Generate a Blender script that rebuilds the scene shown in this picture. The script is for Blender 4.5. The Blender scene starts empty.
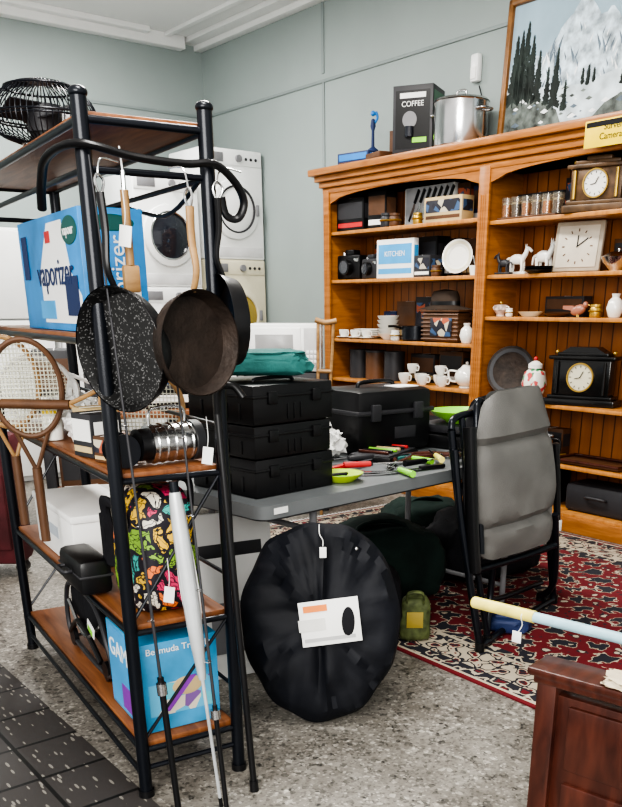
import bpy,bmesh,math,random
from mathutils import Vector,Matrix,Euler,noise
random.seed(3)
PH=math.radians(51.09)
rad=math.radians
def R(x,y,z=0): return Vector((.6281*x-.7781*y,.7781*x+.6281*y,z))
S=bpy.context.scene
# ---------------- materials
MC={}
def nt(name):
    m=bpy.data.materials.new(name); m.use_nodes=True
    n=m.node_tree; return m,n,n.nodes['Principled BSDF']
def c4(c): return (c[0],c[1],c[2],1)
def mat(name,col,rough=.5,metal=0,var=.12,scale=6,bump=0,bscale=60,coat=0,trans=0,spec=.5):
    if name in MC: return MC[name]
    m,n,b=nt(name); L=n.links
    b.inputs['Roughness'].default_value=rough; b.inputs['Metallic'].default_value=metal
    b.inputs['Coat Weight'].default_value=coat; b.inputs['Specular IOR Level'].default_value=spec
    b.inputs['Transmission Weight'].default_value=trans
    tc=n.nodes.new('ShaderNodeTexCoord')
    nz=n.nodes.new('ShaderNodeTexNoise'); nz.inputs['Scale'].default_value=scale; nz.inputs['Detail'].default_value=4
    L.new(tc.outputs['Object'],nz.inputs['Vector'])
    r=n.nodes.new('ShaderNodeValToRGB')
    r.color_ramp.elements[0].position=.3; r.color_ramp.elements[1].position=.7
    r.color_ramp.elements[0].color=c4([x*(1-var) for x in col]); r.color_ramp.elements[1].color=c4([min(1,x*(1+var)) for x in col])
    L.new(nz.outputs['Fac'],r.inputs['Fac']); L.new(r.outputs['Color'],b.inputs['Base Color'])
    if bump:
        n2=n.nodes.new('ShaderNodeTexNoise'); n2.inputs['Scale'].default_value=bscale; n2.inputs['Detail'].default_value=3
        L.new(tc.outputs['Object'],n2.inputs['Vector'])
        bp=n.nodes.new('ShaderNodeBump'); bp.inputs['Strength'].default_value=bump; bp.inputs['Distance'].default_value=.01
        L.new(n2.outputs['Fac'],bp.inputs['Height']); L.new(bp.outputs['Normal'],b.inputs['Normal'])
    MC[name]=m; return m
def ramp(n,fac,stops,const=False):
    r=n.nodes.new('ShaderNodeValToRGB'); cr=r.color_ramp
    if const: cr.interpolation='CONSTANT'
    cr.elements[0].position=stops[0][0]; cr.elements[0].color=c4(stops[0][1])
    cr.elements[1].position=stops[1][0]; cr.elements[1].color=c4(stops[1][1])
    for p,c in stops[2:]:
        e=cr.elements.new(p); e.color=c4(c)
    n.links.new(fac,r.inputs['Fac']); return r.outputs['Color']
def wood(name,c1,c2,stretch=(1,1,12),rough=.4,groove=0,scale=3):
    if name in MC: return MC[name]
    m,n,b=nt(name); L=n.links
    tc=n.nodes.new('ShaderNodeTexCoord'); mp=n.nodes.new('ShaderNodeMapping')
    mp.inputs['Scale'].default_value=stretch; L.new(tc.outputs['Object'],mp.inputs['Vector'])
    nz=n.nodes.new('ShaderNodeTexNoise'); nz.inputs['Scale'].default_value=scale; nz.inputs['Detail'].default_value=6; nz.inputs['Distortion'].default_value=.6
    L.new(mp.outputs['Vector'],nz.inputs['Vector'])
    col=ramp(n,nz.outputs['Fac'],[(.3,c1),(.7,c2)])
    b.inputs['Roughness'].default_value=rough
    if groove:
        sp=n.nodes.new('ShaderNodeSeparateXYZ'); L.new(tc.outputs['Object'],sp.inputs[0])
        a=n.nodes.new('ShaderNodeMath'); a.operation='MULTIPLY'; a.inputs[1].default_value=1/groove; L.new(sp.outputs['X'],a.inputs[0])
        f=n.nodes.new('ShaderNodeMath'); f.operation='FRACT'; L.new(a.outputs[0],f.inputs[0])
        g=n.nodes.new('ShaderNodeMath'); g.operation='GREATER_THAN'; g.inputs[1].default_value=.1; L.new(f.outputs[0],g.inputs[0])
        bp=n.nodes.new('ShaderNodeBump'); bp.inputs['Distance'].default_value=.006; L.new(g.outputs[0],bp.inputs['Height']); L.new(bp.outputs['Normal'],b.inputs['Normal'])
        mx=n.nodes.new('ShaderNodeMix'); mx.data_type='RGBA'
        L.new(g.outputs[0],mx.inputs['Factor']); mx.inputs['A'].default_value=c4([x*.35 for x in c1]); L.new(col,mx.inputs['B']); col=mx.outputs['Result']
    L.new(col,b.inputs['Base Color']); MC[name]=m; return m
def vor(name,cols,scale=20,rough=.6,feature='F1',metal=0):
    if name in MC: return MC[name]
    m,n,b=nt(name); L=n.links
    tc=n.nodes.new('ShaderNodeTexCoord'); v=n.nodes.new('ShaderNodeTexVoronoi'); v.inputs['Scale'].default_value=scale
    L.new(tc.outputs['Object'],v.inputs['Vector'])
    sp=n.nodes.new('ShaderNodeSeparateColor'); L.new(v.outputs['Color'],sp.inputs[0])
    k=len(cols); col=ramp(n,sp.outputs[0],[(i/k,c) for i,c in enumerate(cols)],True)
    L.new(col,b.inputs['Base Color']); b.inputs['Roughness'].default_value=rough; b.inputs['Metallic'].default_value=metal
    MC[name]=m; return m
def totemat():
    m,n,b=nt('butterfly_print'); L=n.links
    tc=n.nodes.new('ShaderNodeTexCoord')
    nz=n.nodes.new('ShaderNodeTexNoise'); nz.inputs['Scale'].default_value=14; L.new(tc.outputs['Object'],nz.inputs['Vector'])
    ad=n.nodes.new('ShaderNodeMix'); ad.data_type='RGBA'; ad.inputs['Factor'].default_value=.12; L.new(tc.outputs['Object'],ad.inputs['A']); L.new(nz.outputs['Color'],ad.inputs['B'])
    v=n.nodes.new('ShaderNodeTexVoronoi'); v.inputs['Scale'].default_value=15; L.new(ad.outputs['Result'],v.inputs['Vector'])
    sp=n.nodes.new('ShaderNodeSeparateColor'); L.new(v.outputs['Color'],sp.inputs[0])
    cols=[(.7,.05,.15),(.8,.5,.05),(.05,.4,.35),(.75,.7,.6),(.8,.2,.05),(.25,.45,.05)]
    c=ramp(n,sp.outputs[0],[(i/6,q) for i,q in enumerate(cols)],True)
    w=n.nodes.new('ShaderNodeTexVoronoi'); w.feature='DISTANCE_TO_EDGE'; w.inputs['Scale'].default_value=15; L.new(ad.outputs['Result'],w.inputs['Vector'])
    w2=n.nodes.new('ShaderNodeTexVoronoi'); w2.feature='DISTANCE_TO_EDGE'; w2.inputs['Scale'].default_value=48; L.new(ad.outputs['Result'],w2.inputs['Vector'])
    g=n.nodes.new('ShaderNodeMath'); g.operation='GREATER_THAN'; g.inputs[1].default_value=.09; L.new(w.outputs['Distance'],g.inputs[0])
    g2=n.nodes.new('ShaderNodeMath'); g2.operation='GREATER_THAN'; g2.inputs[1].default_value=.05; L.new(w2.outputs['Distance'],g2.inputs[0])
    mu=n.nodes.new('ShaderNodeMath'); mu.operation='MULTIPLY'; L.new(g.outputs[0],mu.inputs[0]); L.new(g2.outputs[0],mu.inputs[1])
    mx=n.nodes.new('ShaderNodeMix'); mx.data_type='RGBA'; L.new(mu.outputs[0],mx.inputs['Factor']); mx.inputs['A'].default_value=(.015,.012,.02,1); L.new(c,mx.inputs['B'])
    L.new(mx.outputs['Result'],b.inputs['Base Color']); b.inputs['Roughness'].default_value=.6; return m

black=mat('black_plastic',(.008,.008,.009),.35,spec=.4)
blackm=mat('black_metal',(.008,.010,.015),.28,.3)
blackc=mat('black_cloth',(.010,.010,.013),.8,var=.3,bump=.3,bscale=30,spec=.3)
dark=mat('dark_grey',(.03,.03,.034),.5)
grey=mat('grey_plastic',(.20,.20,.21),.5)
greyf=mat('grey_fabric',(.13,.127,.12),.6,var=.15,bump=.25,bscale=250)
white=mat('white_enamel',(.78,.79,.78),.3,var=.03)
whitep=mat('white_paper',(.8,.8,.78),.7,var=.03)
china=mat('china_white',(.8,.79,.74),.15,var=.03,coat=.5)
cream=mat('cream_enamel',(.62,.58,.44),.35,var=.05)
chrome=mat('steel',(.6,.6,.6),.2,1,var=.1)
glassd=mat('dark_glass',(.02,.022,.03),.08,coat=.5)
silver=mat('silver_fabric',(.5,.52,.53),.4,.3,var=.2)
yel=mat('yellow',(.85,.62,.02),.45)
yelo=mat('pale_yellow',(.74,.64,.16),.4,var=.2,scale=20)
lblue=mat('pale_blue',(.36,.55,.62),.4,var=.15,scale=15)
lime=mat('lime_green',(.25,.62,.05),.35)
red=mat('red',(.5,.03,.03),.45)
blue=mat('blue',(.03,.2,.55),.4)
lb=mat('light_blue',(.06,.34,.66),.4)
navy=mat('navy',(.015,.03,.10),.6)
teal=mat('teal_cloth',(.02,.12,.11),.8,var=.3,bump=.4,bscale=40)
dgreen=mat('dark_green_cloth',(.010,.022,.018),.85,var=.4,bump=.4,bscale=25,spec=.3)
brown=mat('brown_leather',(.10,.045,.02),.5,var=.3)
beige=mat('beige_card',(.5,.38,.2),.7)
brass=mat('brass',(.5,.33,.08),.35,.7)
amber=mat('amber_liquid',(.55,.18,.02),.2)
purple=mat('purple',(.25,.05,.4),.5)
orange=mat('orange',(.7,.2,.03),.5)
plastic=mat('white_plastic_film',(.75,.75,.73),.3,var=.1,bump=.8,bscale=25)
rust=mat('rusty_iron',(.032,.022,.017),.6,.3,var=.5,scale=14,bump=.3)
clothr=mat('maroon_cloth',(.08,.012,.016),.8,var=.4)
gridm=mat('string',(.6,.6,.5),.6)
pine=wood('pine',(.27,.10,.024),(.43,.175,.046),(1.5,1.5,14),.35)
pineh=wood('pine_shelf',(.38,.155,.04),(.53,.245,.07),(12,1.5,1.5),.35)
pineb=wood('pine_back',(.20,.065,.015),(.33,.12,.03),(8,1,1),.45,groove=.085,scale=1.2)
oakw=wood('rack_wood',(.14,.05,.02),(.30,.12,.048),(12,1.5,1.5),.4)
maho=wood('mahogany',(.035,.010,.007),(.09,.026,.016),(10,2,2),.3)
ltw=wood('light_wood',(.42,.23,.08),(.56,.33,.14),(2,2,10),.5)
midw=wood('worn_wood',(.22,.12,.05),(.4,.24,.10),(2,2,10),.5)
frm=wood('frame_wood',(.16,.07,.02),(.28,.13,.04),(6,6,6),.4)
tote=totemat()
patc=vor('book_print',[(.02,.02,.03),(.4,.1,.05),(.03,.03,.04),(.5,.45,.35),(.05,.1,.2)],22)
spk=vor('speckled_enamel',[(.010,.010,.010)]*8+[(.12,.12,.12)],330,.45)
# ---------------- builder
class B:
    def __init__(s,name): s.bm=bmesh.new(); s.mats=[]; s.name=name; s.tx=[]
    def add(s,t,M,m,sm=True):
        if m not in s.mats: s.mats.append(m)
        i=s.mats.index(m)
        for f in t.faces: f.material_index=i; f.smooth=sm
        if M is not None: t.transform(M)
        bmesh.ops.recalc_face_normals(t,faces=t.faces)
        me=bpy.data.meshes.new('t'); t.to_mesh(me); t.free(); s.bm.from_mesh(me); bpy.data.meshes.remove(me)
    def box(s,c,d,m,rot=(0,0,0),bev=.004,M=None):
        t=bmesh.new(); bmesh.ops.create_cube(t,size=1)
        bmesh.ops.scale(t,vec=d,verts=t.verts)
        bev=min(bev,min(d)*.3)
        if bev>0: bmesh.ops.bevel(t,geom=t.edges[:],offset=bev,segments=2,affect='EDGES',profile=.5)
        MM=Matrix.Translation(c)@Euler(rot).to_matrix().to_4x4()
        if M is not None: MM=M@MM
        s.add(t,MM,m)
    def cyl(s,p,q,r,m,r2=None,seg=20):
        p=Vector(p);q=Vector(q);d=q-p
        t=bmesh.new(); bmesh.ops.create_cone(t,cap_ends=True,segments=seg,radius1=r,radius2=r if r2 is None else r2,depth=d.length)
        s.add(t,Matrix.Translation((p+q)/2)@d.to_track_quat('Z','Y').to_matrix().to_4x4(),m)
    def lathe(s,prof,m,M=None,seg=36):
        t=bmesh.new(); rings=[]
        for r,z in prof:
            if r<1e-5: rings.append([t.verts.new((0,0,z))])
            else: rings.append([t.verts.new((r*math.cos(2*math.pi*i/seg),r*math.sin(2*math.pi*i/seg),z)) for i in range(seg)])
        for a,b in zip(rings,rings[1:]):
            for i in range(seg):
                j=(i+1)%seg
                if len(a)==1 and len(b)==1: continue
                if len(a)==1: t.faces.new((a[0],b[i],b[j]))
                elif len(b)==1: t.faces.new((a[i],a[j],b[0]))
                else: t.faces.new((a[i],a[j],b[j],b[i]))
        s.add(t,M,m)
    def tube(s,pts,r,m,seg=10,closed=False,sub=6,flat=1):
        P=[Vector(p) for p in pts]; n=len(P); Q=[]
        if sub>1 and n>2:
            rng=range(n if closed else n-1)
            for i in rng:
                g=lambda k:P[k%n] if closed else P[max(0,min(n-1,k))]
                a,b,c,d=g(i-1),g(i),g(i+1),g(i+2)
                for k in range(sub):
                    t=k/sub
                    Q.append(.5*((2*b)+(c-a)*t+(2*a-5*b+4*c-d)*t*t+(3*b-a-3*c+d)*t**3))
            if not closed: Q.append(P[-1])
        else: Q=P
        N=len(Q); t=bmesh.new(); rings=[]; up=None
        for i in range(N):
            d=(Q[(i+1)%N]-Q[i-1]) if closed else (Q[min(i+1,N-1)]-Q[max(i-1,0)])
            d.normalize()
            if up is None: up=Vector((0,0,1)) if abs(d.z)<.9 else Vector((1,0,0))
            x=d.cross(up); x.normalize(); up=x.cross(d); up.normalize()
            rr=r if not callable(r) else r(i/(N-1))
            rings.append([t.verts.new(Q[i]+x*rr*flat*math.cos(2*math.pi*k/seg)+up*rr*math.sin(2*math.pi*k/seg)) for k in range(seg)])
        for i in range(N if closed else N-1):
            a,b=rings[i],rings[(i+1)%N]
            for k in range(seg):
                t.faces.new((a[k],a[(k+1)%seg],b[(k+1)%seg],b[k]))
        if not closed: t.faces.new(rings[0]); t.faces.new(rings[-1])
        s.add(t,None,m)
    def sph(s,c,r,m,rot=(0,0,0),seg=20):
        t=bmesh.new(); bmesh.ops.create_uvsphere(t,u_segments=seg,v_segments=seg//2+2,radius=1)
        r=(r,r,r) if not hasattr(r,'__len__') else r
        s.add(t,Matrix.Translation(c)@Euler(rot).to_matrix().to_4x4()@Matrix.Diagonal((*r,1)),m)
    def blob(s,c,r,m,amp=.12,fr=4,sub=4,seed=0,power=.75,M=None):
        t=bmesh.new(); bmesh.ops.create_icosphere(t,subdivisions=sub,radius=1)
        for v in t.verts:
            p=v.co.copy()
            q=Vector([math.copysign(abs(x)**power,x) for x in p])
            k=1+amp*(noise.noise(p*fr*.6+Vector((seed,0,0)))+.5*noise.noise(p*fr*1.8+Vector((0,seed,0))))
            v.co=Vector((q.x*r[0],q.y*r[1],max(q.z,-.85)*r[2]))*k
        zm=min(v.co.z for v in t.verts)
        for v in t.verts: v.co.z-=zm
        MM=Matrix.Translation(c)
        if M is not None: MM=M@MM
        s.add(t,MM,m)
    def prism(s,pts,th,m,M=None):
        t=bmesh.new(); a=[t.verts.new((x,y,0)) for x,y in pts]; f=t.faces.new(a)
        e=bmesh.ops.extrude_face_region(t,geom=[f]); vs=[g for g in e['geom'] if isinstance(g,bmesh.types.BMVert)]
        bmesh.ops.translate(t,vec=(0,0,th),verts=vs); s.add(t,M,m)
    def text(s,body,size,m,M): s.tx.append((body,size,m,M))
    def done(s,loc=(0,0,0),rz=0,rot=None):
        me=bpy.data.meshes.new(s.name); s.bm.to_mesh(me); s.bm.free()
        for m in s.mats: me.materials.append(m)
        me.set_sharp_from_angle(angle=rad(38))
        o=bpy.data.objects.new(s.name,me); S.collection.objects.link(o)
        o.location=loc; o.rotation_euler=rot if rot else (0,0,rz)
        for i,(b,sz,m,M) in enumerate(s.tx):
            cu=bpy.data.curves.new('lettering','FONT'); cu.body=b; cu.size=sz; cu.extrude=.0006; cu.align_x='CENTER'; cu.align_y='CENTER'
            cu.materials.append(m); t=bpy.data.objects.new('lettering_%d'%i,cu); S.collection.objects.link(t); t.parent=o; t.matrix_local=M
        return o
def T(x,y,z): return Matrix.Translation((x,y,z))
def RX(a): return Matrix.Rotation(rad(a),4,'X')
def RY(a): return Matrix.Rotation(rad(a),4,'Y')
def RZ(a): return Matrix.Rotation(rad(a),4,'Z')
UP=RX(90)
# ---------------- room shell
wm=mat('wall_paint',(.285,.33,.32),.6,var=.06,scale=1.2)
cm=mat('ceiling_paint',(.74,.74,.73),.7,var=.03,scale=1)
trimm=mat('trim_paint',(.78,.78,.77),.5,var=.02)
def concrete():
    m,n,b=nt('exposed_concrete'); L=n.links
    tc=n.nodes.new('ShaderNodeTexCoord')
    def vv(sc,stops):
        v=n.nodes.new('ShaderNodeTexVoronoi'); v.inputs['Scale'].default_value=sc; L.new(tc.outputs['Object'],v.inputs['Vector'])
        sp=n.nodes.new('ShaderNodeSeparateColor'); L.new(v.outputs['Color'],sp.inputs[0])
        return ramp(n,sp.outputs[0],stops,True)
    base=(.22,.205,.18)
    c1=vv(130,[(0,(.03,.028,.025)),(.12,base),(.35,(.28,.265,.235)),(.6,(.17,.16,.14)),(.80,(.25,.235,.205)),(.93,(.58,.55,.50))])
    c2=vv(60,[(0,(.03,.028,.025)),(.09,base),(.5,(.29,.27,.24)),(.86,(.16,.15,.13)),(.96,(.58,.55,.49))])
    nz=n.nodes.new('ShaderNodeTexNoise'); nz.inputs['Scale'].default_value=2.6; nz.inputs['Detail'].default_value=9; nz.inputs['Roughness'].default_value=.7; L.new(tc.outputs['Object'],nz.inputs['Vector'])
    st=ramp(n,nz.outputs['Fac'],[(.32,(.42,.40,.38)),(.58,(1.0,1.0,1.0))])
    mx=n.nodes.new('ShaderNodeMix'); mx.data_type='RGBA'; mx.inputs['Factor'].default_value=.5; L.new(c1,mx.inputs['A']); L.new(c2,mx.inputs['B'])
    m2=n.nodes.new('ShaderNodeMix'); m2.data_type='RGBA'; m2.blend_type='MULTIPLY'; m2.inputs['Factor'].default_value=1; L.new(mx.outputs['Result'],m2.inputs['A']); L.new(st,m2.inputs['B'])
    L.new(m2.outputs['Result'],b.inputs['Base Color']); b.inputs['Roughness'].default_value=.45
    return m
def tiles():
    m,n,b=nt('dark_tiles'); L=n.links
    tc=n.nodes.new('ShaderNodeTexCoord')
    br=n.nodes.new('ShaderNodeTexBrick'); br.offset=0; br.inputs['Scale'].default_value=1
    br.inputs['Brick Width'].default_value=.24; br.inputs['Row Height'].default_value=.24; br.inputs['Mortar Size'].default_value=.007
    L.new(tc.outputs['Object'],br.inputs['Vector'])
    cols=[]
    for ang in (20,-50):
        mp=n.nodes.new('ShaderNodeMapping'); mp.inputs['Rotation'].default_value=(0,0,rad(ang)); mp.inputs['Scale'].default_value=(17,70,1)
        L.new(tc.outputs['Object'],mp.inputs['Vector'])
        v=n.nodes.new('ShaderNodeTexVoronoi'); v.inputs['Scale'].default_value=1; v.inputs['Randomness'].default_value=.9; L.new(mp.outputs['Vector'],v.inputs['Vector'])
        lt=n.nodes.new('ShaderNodeMath'); lt.operation='LESS_THAN'; lt.inputs[1].default_value=.3; L.new(v.outputs['Distance'],lt.inputs[0])
        sp=n.nodes.new('ShaderNodeSeparateColor'); L.new(v.outputs['Color'],sp.inputs[0])
        g=n.nodes.new('ShaderNodeMath'); g.operation='LESS_THAN'; g.inputs[1].default_value=.3; L.new(sp.outputs[0],g.inputs[0])
        mu=n.nodes.new('ShaderNodeMath'); mu.operation='MULTIPLY'; L.new(lt.outputs[0],mu.inputs[0]); L.new(g.outputs[0],mu.inputs[1]); cols.append(mu.outputs[0])
    ad=n.nodes.new('ShaderNodeMath'); ad.operation='MAXIMUM'; L.new(cols[0],ad.inputs[0]); L.new(cols[1],ad.inputs[1])
    mx=n.nodes.new('ShaderNodeMix'); mx.data_type='RGBA'; L.new(ad.outputs[0],mx.inputs['Factor']); mx.inputs['A'].default_value=(.05,.045,.043,1); mx.inputs['B'].default_value=(.22,.205,.18,1)
    m2=n.nodes.new('ShaderNodeMix'); m2.data_type='RGBA'; L.new(br.outputs['Fac'],m2.inputs['Factor']); L.new(mx.outputs['Result'],m2.inputs['A']); m2.inputs['B'].default_value=(.008,.008,.008,1)
    L.new(m2.outputs['Result'],b.inputs['Base Color']); b.inputs['Roughness'].default_value=.5
    return m
X0,X1,Y0,Y1,H=-8.19,2.2,-2.6,4.85,3.6
b=B('floor'); cc=concrete(); tl=tiles()
b.box(((X0+X1)/2,(.93+Y1)/2,-.05),(X1-X0,Y1-.93,.1),cc,bev=0)
b.box(((X0+X1)/2,(.93+Y0)/2,-.05),(X1-X0,.93-Y0,.1),tl,bev=0); b.done()
b=B('ceiling'); b.box(((X0+X1)/2,(Y0+Y1)/2,H+.05),(X1-X0,Y1-Y0,.1),cm,bev=0)
b.done()
b=B('wall_back'); b.box(((X0+X1)/2,Y1+.05,H/2),(X1-X0,.1,H),wm,bev=0); b.done()
b=B('wall_left'); b.box((X0-.05,(Y0+Y1)/2,H/2),(.1,Y1-Y0+.2,H),wm,bev=0); b.done()
wm2=mat('batten_paint',(.24,.28,.275),.6,var=.03)
k=1
for nm,c,d,m in [
 ('a',((X0+X1)/2,Y1-.006,3.0),(X1-X0,.012,.022),wm2),('b',(X0+.006,(Y0+Y1)/2,3.0),(.012,Y1-Y0,.022),wm2),
 ('c',(-6.34,Y1-.005,1.5),(.03,.01,2.98),wm2),('c2',(-6.34,Y1-.005,3.3),(.03,.01,.5),wm2),('d',(-4.3,Y1-.005,3.3),(.03,.01,.5),wm2),
 ('e',((X0+X1)/2,Y1-.04,H-.04),(X1-X0,.08,.08),trimm),('f',((X0+X1)/2,Y1-.14,H-.02),(X1-X0,.12,.04),trimm),('g',((X0+X1)/2,Y1-.40,H-.015),(X1-X0,.05,.03),trimm),
 ('h',(X0+.05,(Y0+Y1)/2-.11,H-.05),(.1,Y1-Y0-.22,.1),trimm),('i',(X0+.14,(Y0+Y1)/2-.3,H-.02),(.08,Y1-Y0-.6,.04),trimm),
 ('j',((X0+X1)/2+.1,Y1-.012,.08),(X1-X0-.2,.02,.16),trimm)]:
    b=B('baseboard_back' if nm=='j' else 'trim_%d'%k); k+=1
    b.box(c,d,m,bev=.004); b.done()
# ---------------- rug
def rugm(hx,hy):
    m,n,b=nt('persian_rug'); L=n.links
    tc=n.nodes.new('ShaderNodeTexCoord'); sp=n.nodes.new('ShaderNodeSeparateXYZ'); L.new(tc.outputs['Object'],sp.inputs[0])
    def M(op,a,bv=None,b2=None):
        q=n.nodes.new('ShaderNodeMath'); q.operation=op
        if isinstance(a,(int,float)): q.inputs[0].default_value=a
        else: L.new(a,q.inputs[0])
        if bv is not None:
            if isinstance(bv,(int,float)): q.inputs[1].default_value=bv
            else: L.new(bv,q.inputs[1])
        return q.outputs[0]
    ax=M('ABSOLUTE',sp.outputs['X']); ay=M('ABSOLUTE',sp.outputs['Y'])
    d=M('MINIMUM',M('SUBTRACT',hx,ax),M('SUBTRACT',hy,ay))
    def motif(fx,fy,ph):
        a=M('SINE',M('MULTIPLY',sp.outputs['X'],fx)); c=M('SINE',M('ADD',M('MULTIPLY',sp.outputs['Y'],fy),ph)); return M('MULTIPLY',a,c)
    nz=n.nodes.new('ShaderNodeTexNoise'); nz.inputs['Scale'].default_value=18; nz.inputs['Detail'].default_value=5; L.new(tc.outputs['Object'],nz.inputs['Vector'])
    v=n.nodes.new('ShaderNodeTexVoronoi'); v.inputs['Scale'].default_value=26; L.new(tc.outputs['Object'],v.inputs['Vector'])
    f=M('ADD',M('MULTIPLY',motif(28,28,0),.35),M('ADD',M('MULTIPLY',nz.outputs['Fac'],1.0),M('MULTIPLY',v.outputs['Distance'],.5)))
    redc=(.14,.008,.013);cr=(.44,.38,.29);nv=(.018,.018,.026)
    fld=ramp(n,f,[(0,cr),(.33,nv),(.41,redc),(.76,redc),(.83,cr),(.9,nv)],True)
    f2=M('ADD',M('MULTIPLY',motif(50,50,1),.4),M('ADD',M('MULTIPLY',nz.outputs['Fac'],.7),M('MULTIPLY',v.outputs['Distance'],.6)))
    brd=ramp(n,f2,[(0,nv),(.3,redc),(.40,cr),(.58,nv),(.75,cr)],True)
    brd2=ramp(n,f2,[(0,redc),(.35,nv),(.5,cr),(.68,nv)],True)
    def mix(fac,a,c):
        q=n.nodes.new('ShaderNodeMix'); q.data_type='RGBA'; L.new(fac,q.inputs['Factor'])
        for s_,k_ in ((a,'A'),(c,'B')):
            if isinstance(s_,tuple): q.inputs[k_].default_value=c4(s_)
            else: L.new(s_,q.inputs[k_])
        return q.outputs['Result']
    c=mix(M('GREATER_THAN',d,.02),redc,cr)
    c=mix(M('GREATER_THAN',d,.035),c,brd2)
    c=mix(M('GREATER_THAN',d,.09),c,nv)
    c=mix(M('GREATER_THAN',d,.10),c,brd)
    c=mix(M('GREATER_THAN',d,.27),c,cr)
    c=mix(M('GREATER_THAN',d,.285),c,brd2)
    c=mix(M('GREATER_THAN',d,.34),c,fld)
    L.new(c,b.inputs['Base Color']); b.inputs['Roughness'].default_value=.95
    return m
hx,hy=1.93,1.08
b=B('persian_rug'); b.box((0,0,.004),(2*hx,2*hy,.008),rugm(hx,hy),bev=.002)
for i in range(90):
    y=-hy+.012+i*(2*hy-.024)/89
    for sx in(-1,1): b.box((sx*(hx+.02),y,.003),(.05,.006,.004),whitep,bev=0,rot=(0,0,random.uniform(-.3,.3)))
b.done((-4.66+hx,2.28+hy,0))
# ---------------- bookcase
bx0,bxm,bx1,by0,by1=-5.88,-4.215,-2.55,4.5,4.838
b=B('bookcase')
for x,w in((bx0+.015,.03),(bxm,.04),(bx1-.015,.03)): b.box((x,(by0+by1)/2,1.1),(w,by1-by0-.005,2.2),pine)
for x,w in((bx0+.035,.07),(bxm,.09),(bx1-.035,.07)):
    b.box((x,by0-.008,1.08),(w,.024,2.16),pine,bev=.005)
    for dx in(-.018,0,.018): b.cyl((x+dx,by0-.02,.2),(x+dx,by0-.02,2.0),.005,pine,seg=8)
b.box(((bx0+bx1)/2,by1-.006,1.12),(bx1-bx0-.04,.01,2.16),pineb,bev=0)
L_=[1.877,1.538,1.11,.81,.41,.12]; R_=[1.851,1.536,1.285,.773,.412,.12]
for x0,x1,Z in((bx0+.03,bxm-.02,L_),(bxm+.02,bx1-.03,R_)):
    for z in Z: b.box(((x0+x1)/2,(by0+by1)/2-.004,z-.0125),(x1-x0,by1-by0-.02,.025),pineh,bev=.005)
    w=x1-x0; pts=[(x0,2.2),(x0,2.06)]
    for i in range(25):
        t=i/24; pts.append((x0+w*(.06+.88*t),2.085+.055*math.sin(math.pi*t)**.5))
    pts+=[(x1,2.06),(x1,2.2)]
    b.prism(pts,.02,pine,T(0,by0+.012,0)@UP)
    b.box(((x0+x1)/2,by0,.05),(w,.03,.1),pine)
for i,(o,z0,z1) in enumerate([(.015,2.14,2.18),(.035,2.18,2.22),(.06,2.22,2.26),(.095,2.26,2.306)]):
    b.box(((bx0+bx1)/2,(by0-o+by1)/2,(z0+z1)/2),(bx1-bx0+2*o,by1-by0+o,z1-z0),pine,bev=.008)
b.box(((bx0+bx1)/2,(by0+by1)/2-.01,2.15),(bx1-bx0-.02,by1-by0-.02,.02),pine,bev=0)
b.done()
E=.001
def carton(name,c,d,rz,m,face=None,fm=None,txt=None,tm=None,ts=.05,side=None):
    b=B(name); w,dp,h=d
    b.box((0,0,h/2),d,m,bev=.002)
    b.box((0,-dp/2-.0008,h*.62),(w*.9,.0016,h*.5),fm or m,bev=0)
    b.box((0,-dp/2-.0008,h*.18),(w*.9,.0016,h*.14),face or whitep,bev=0)
    b.box((w/2+.0008,0,h*.6),(.0016,dp*.8,h*.45),side or fm or m,bev=0)
    b.box((0,0,h+.0006),(w*.02,dp*.98,.0012),whitep,bev=0)
    if txt: b.text(txt,ts,tm or whitep,T(0,-dp/2-.003,h*.62)@UP)
    return b.done(c,rz)
carton('boxed_kitchen_set',(-5.64,4.62,L_[0]+E),(.3,.14,.22),.05,black,red,dark)
carton('boxed_appliance',(-5.37,4.64,L_[0]+E),(.18,.12,.25),.1,black,whitep,brown)
b=B('boxed_knife_set'); b.box((0,0,.155),(.52,.045,.31),whitep,bev=.002)
b.box((0,-.0235,.155),(.49,.002,.28),mat('grey_print',(.38,.40,.42),.5),bev=0)
for i in range(7):
    M=T(-.21+i*.06,-.028,.05)@RX(90)@RZ(-28)
    b.prism([(0,0),(.018,0),(.022,.1),(.012,.13),(0,.13)],.003,chrome,M); b.prism([(-.002,.13),(.018,.13),(.022,.22),(0,.225)],.008,black,M)
b.done((-4.99,4.77,L_[0]+E),-.03)
carton('wooden_gift_box',(-4.62,4.58,L_[0]+E),(.34,.12,.15),.05,beige,brown,patc)
def kettle(name,c,rz,m,sc=1):
    b=B(name); b.lathe([(0,0),(.08,0),(.085,.02),(.07,.1),(.05,.13),(0,.14)],m,None)
    b.sph((0,0,.147),.012,black); b.tube([(-.07,0,.08),(-.1,0,.16),(0,0,.21),(.07,0,.17),(.06,0,.12)],.007,black)
    b.tube([(.07,0,.06),(.1,0,.09),(.12,0,.12)],.012,m); o=b.done(c,rz); o.scale=(sc,)*3; return o
kettle('kettle',(-4.37,4.735,L_[0]+E),1.3,blackm,.95)
def camera(name,c,rz,m,sc=1.25):
    b=B(name); b.box((0,0,.07),(.2,.08,.14),m,bev=.012); b.box((0,0,.155),(.08,.06,.03),m,bev=.008)
    b.cyl((-.0,-.04,.07),(0,-.08,.07),.045,black); b.cyl((0,-.08,.07),(0,-.083,.07),.036,glassd)
    b.cyl((-.07,0,.14),(-.07,0,.155),.014,chrome); b.box((.07,-.041,.11),(.04,.004,.02),chrome,bev=.001); o=b.done(c,rz); o.scale=(sc,)*3
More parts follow.
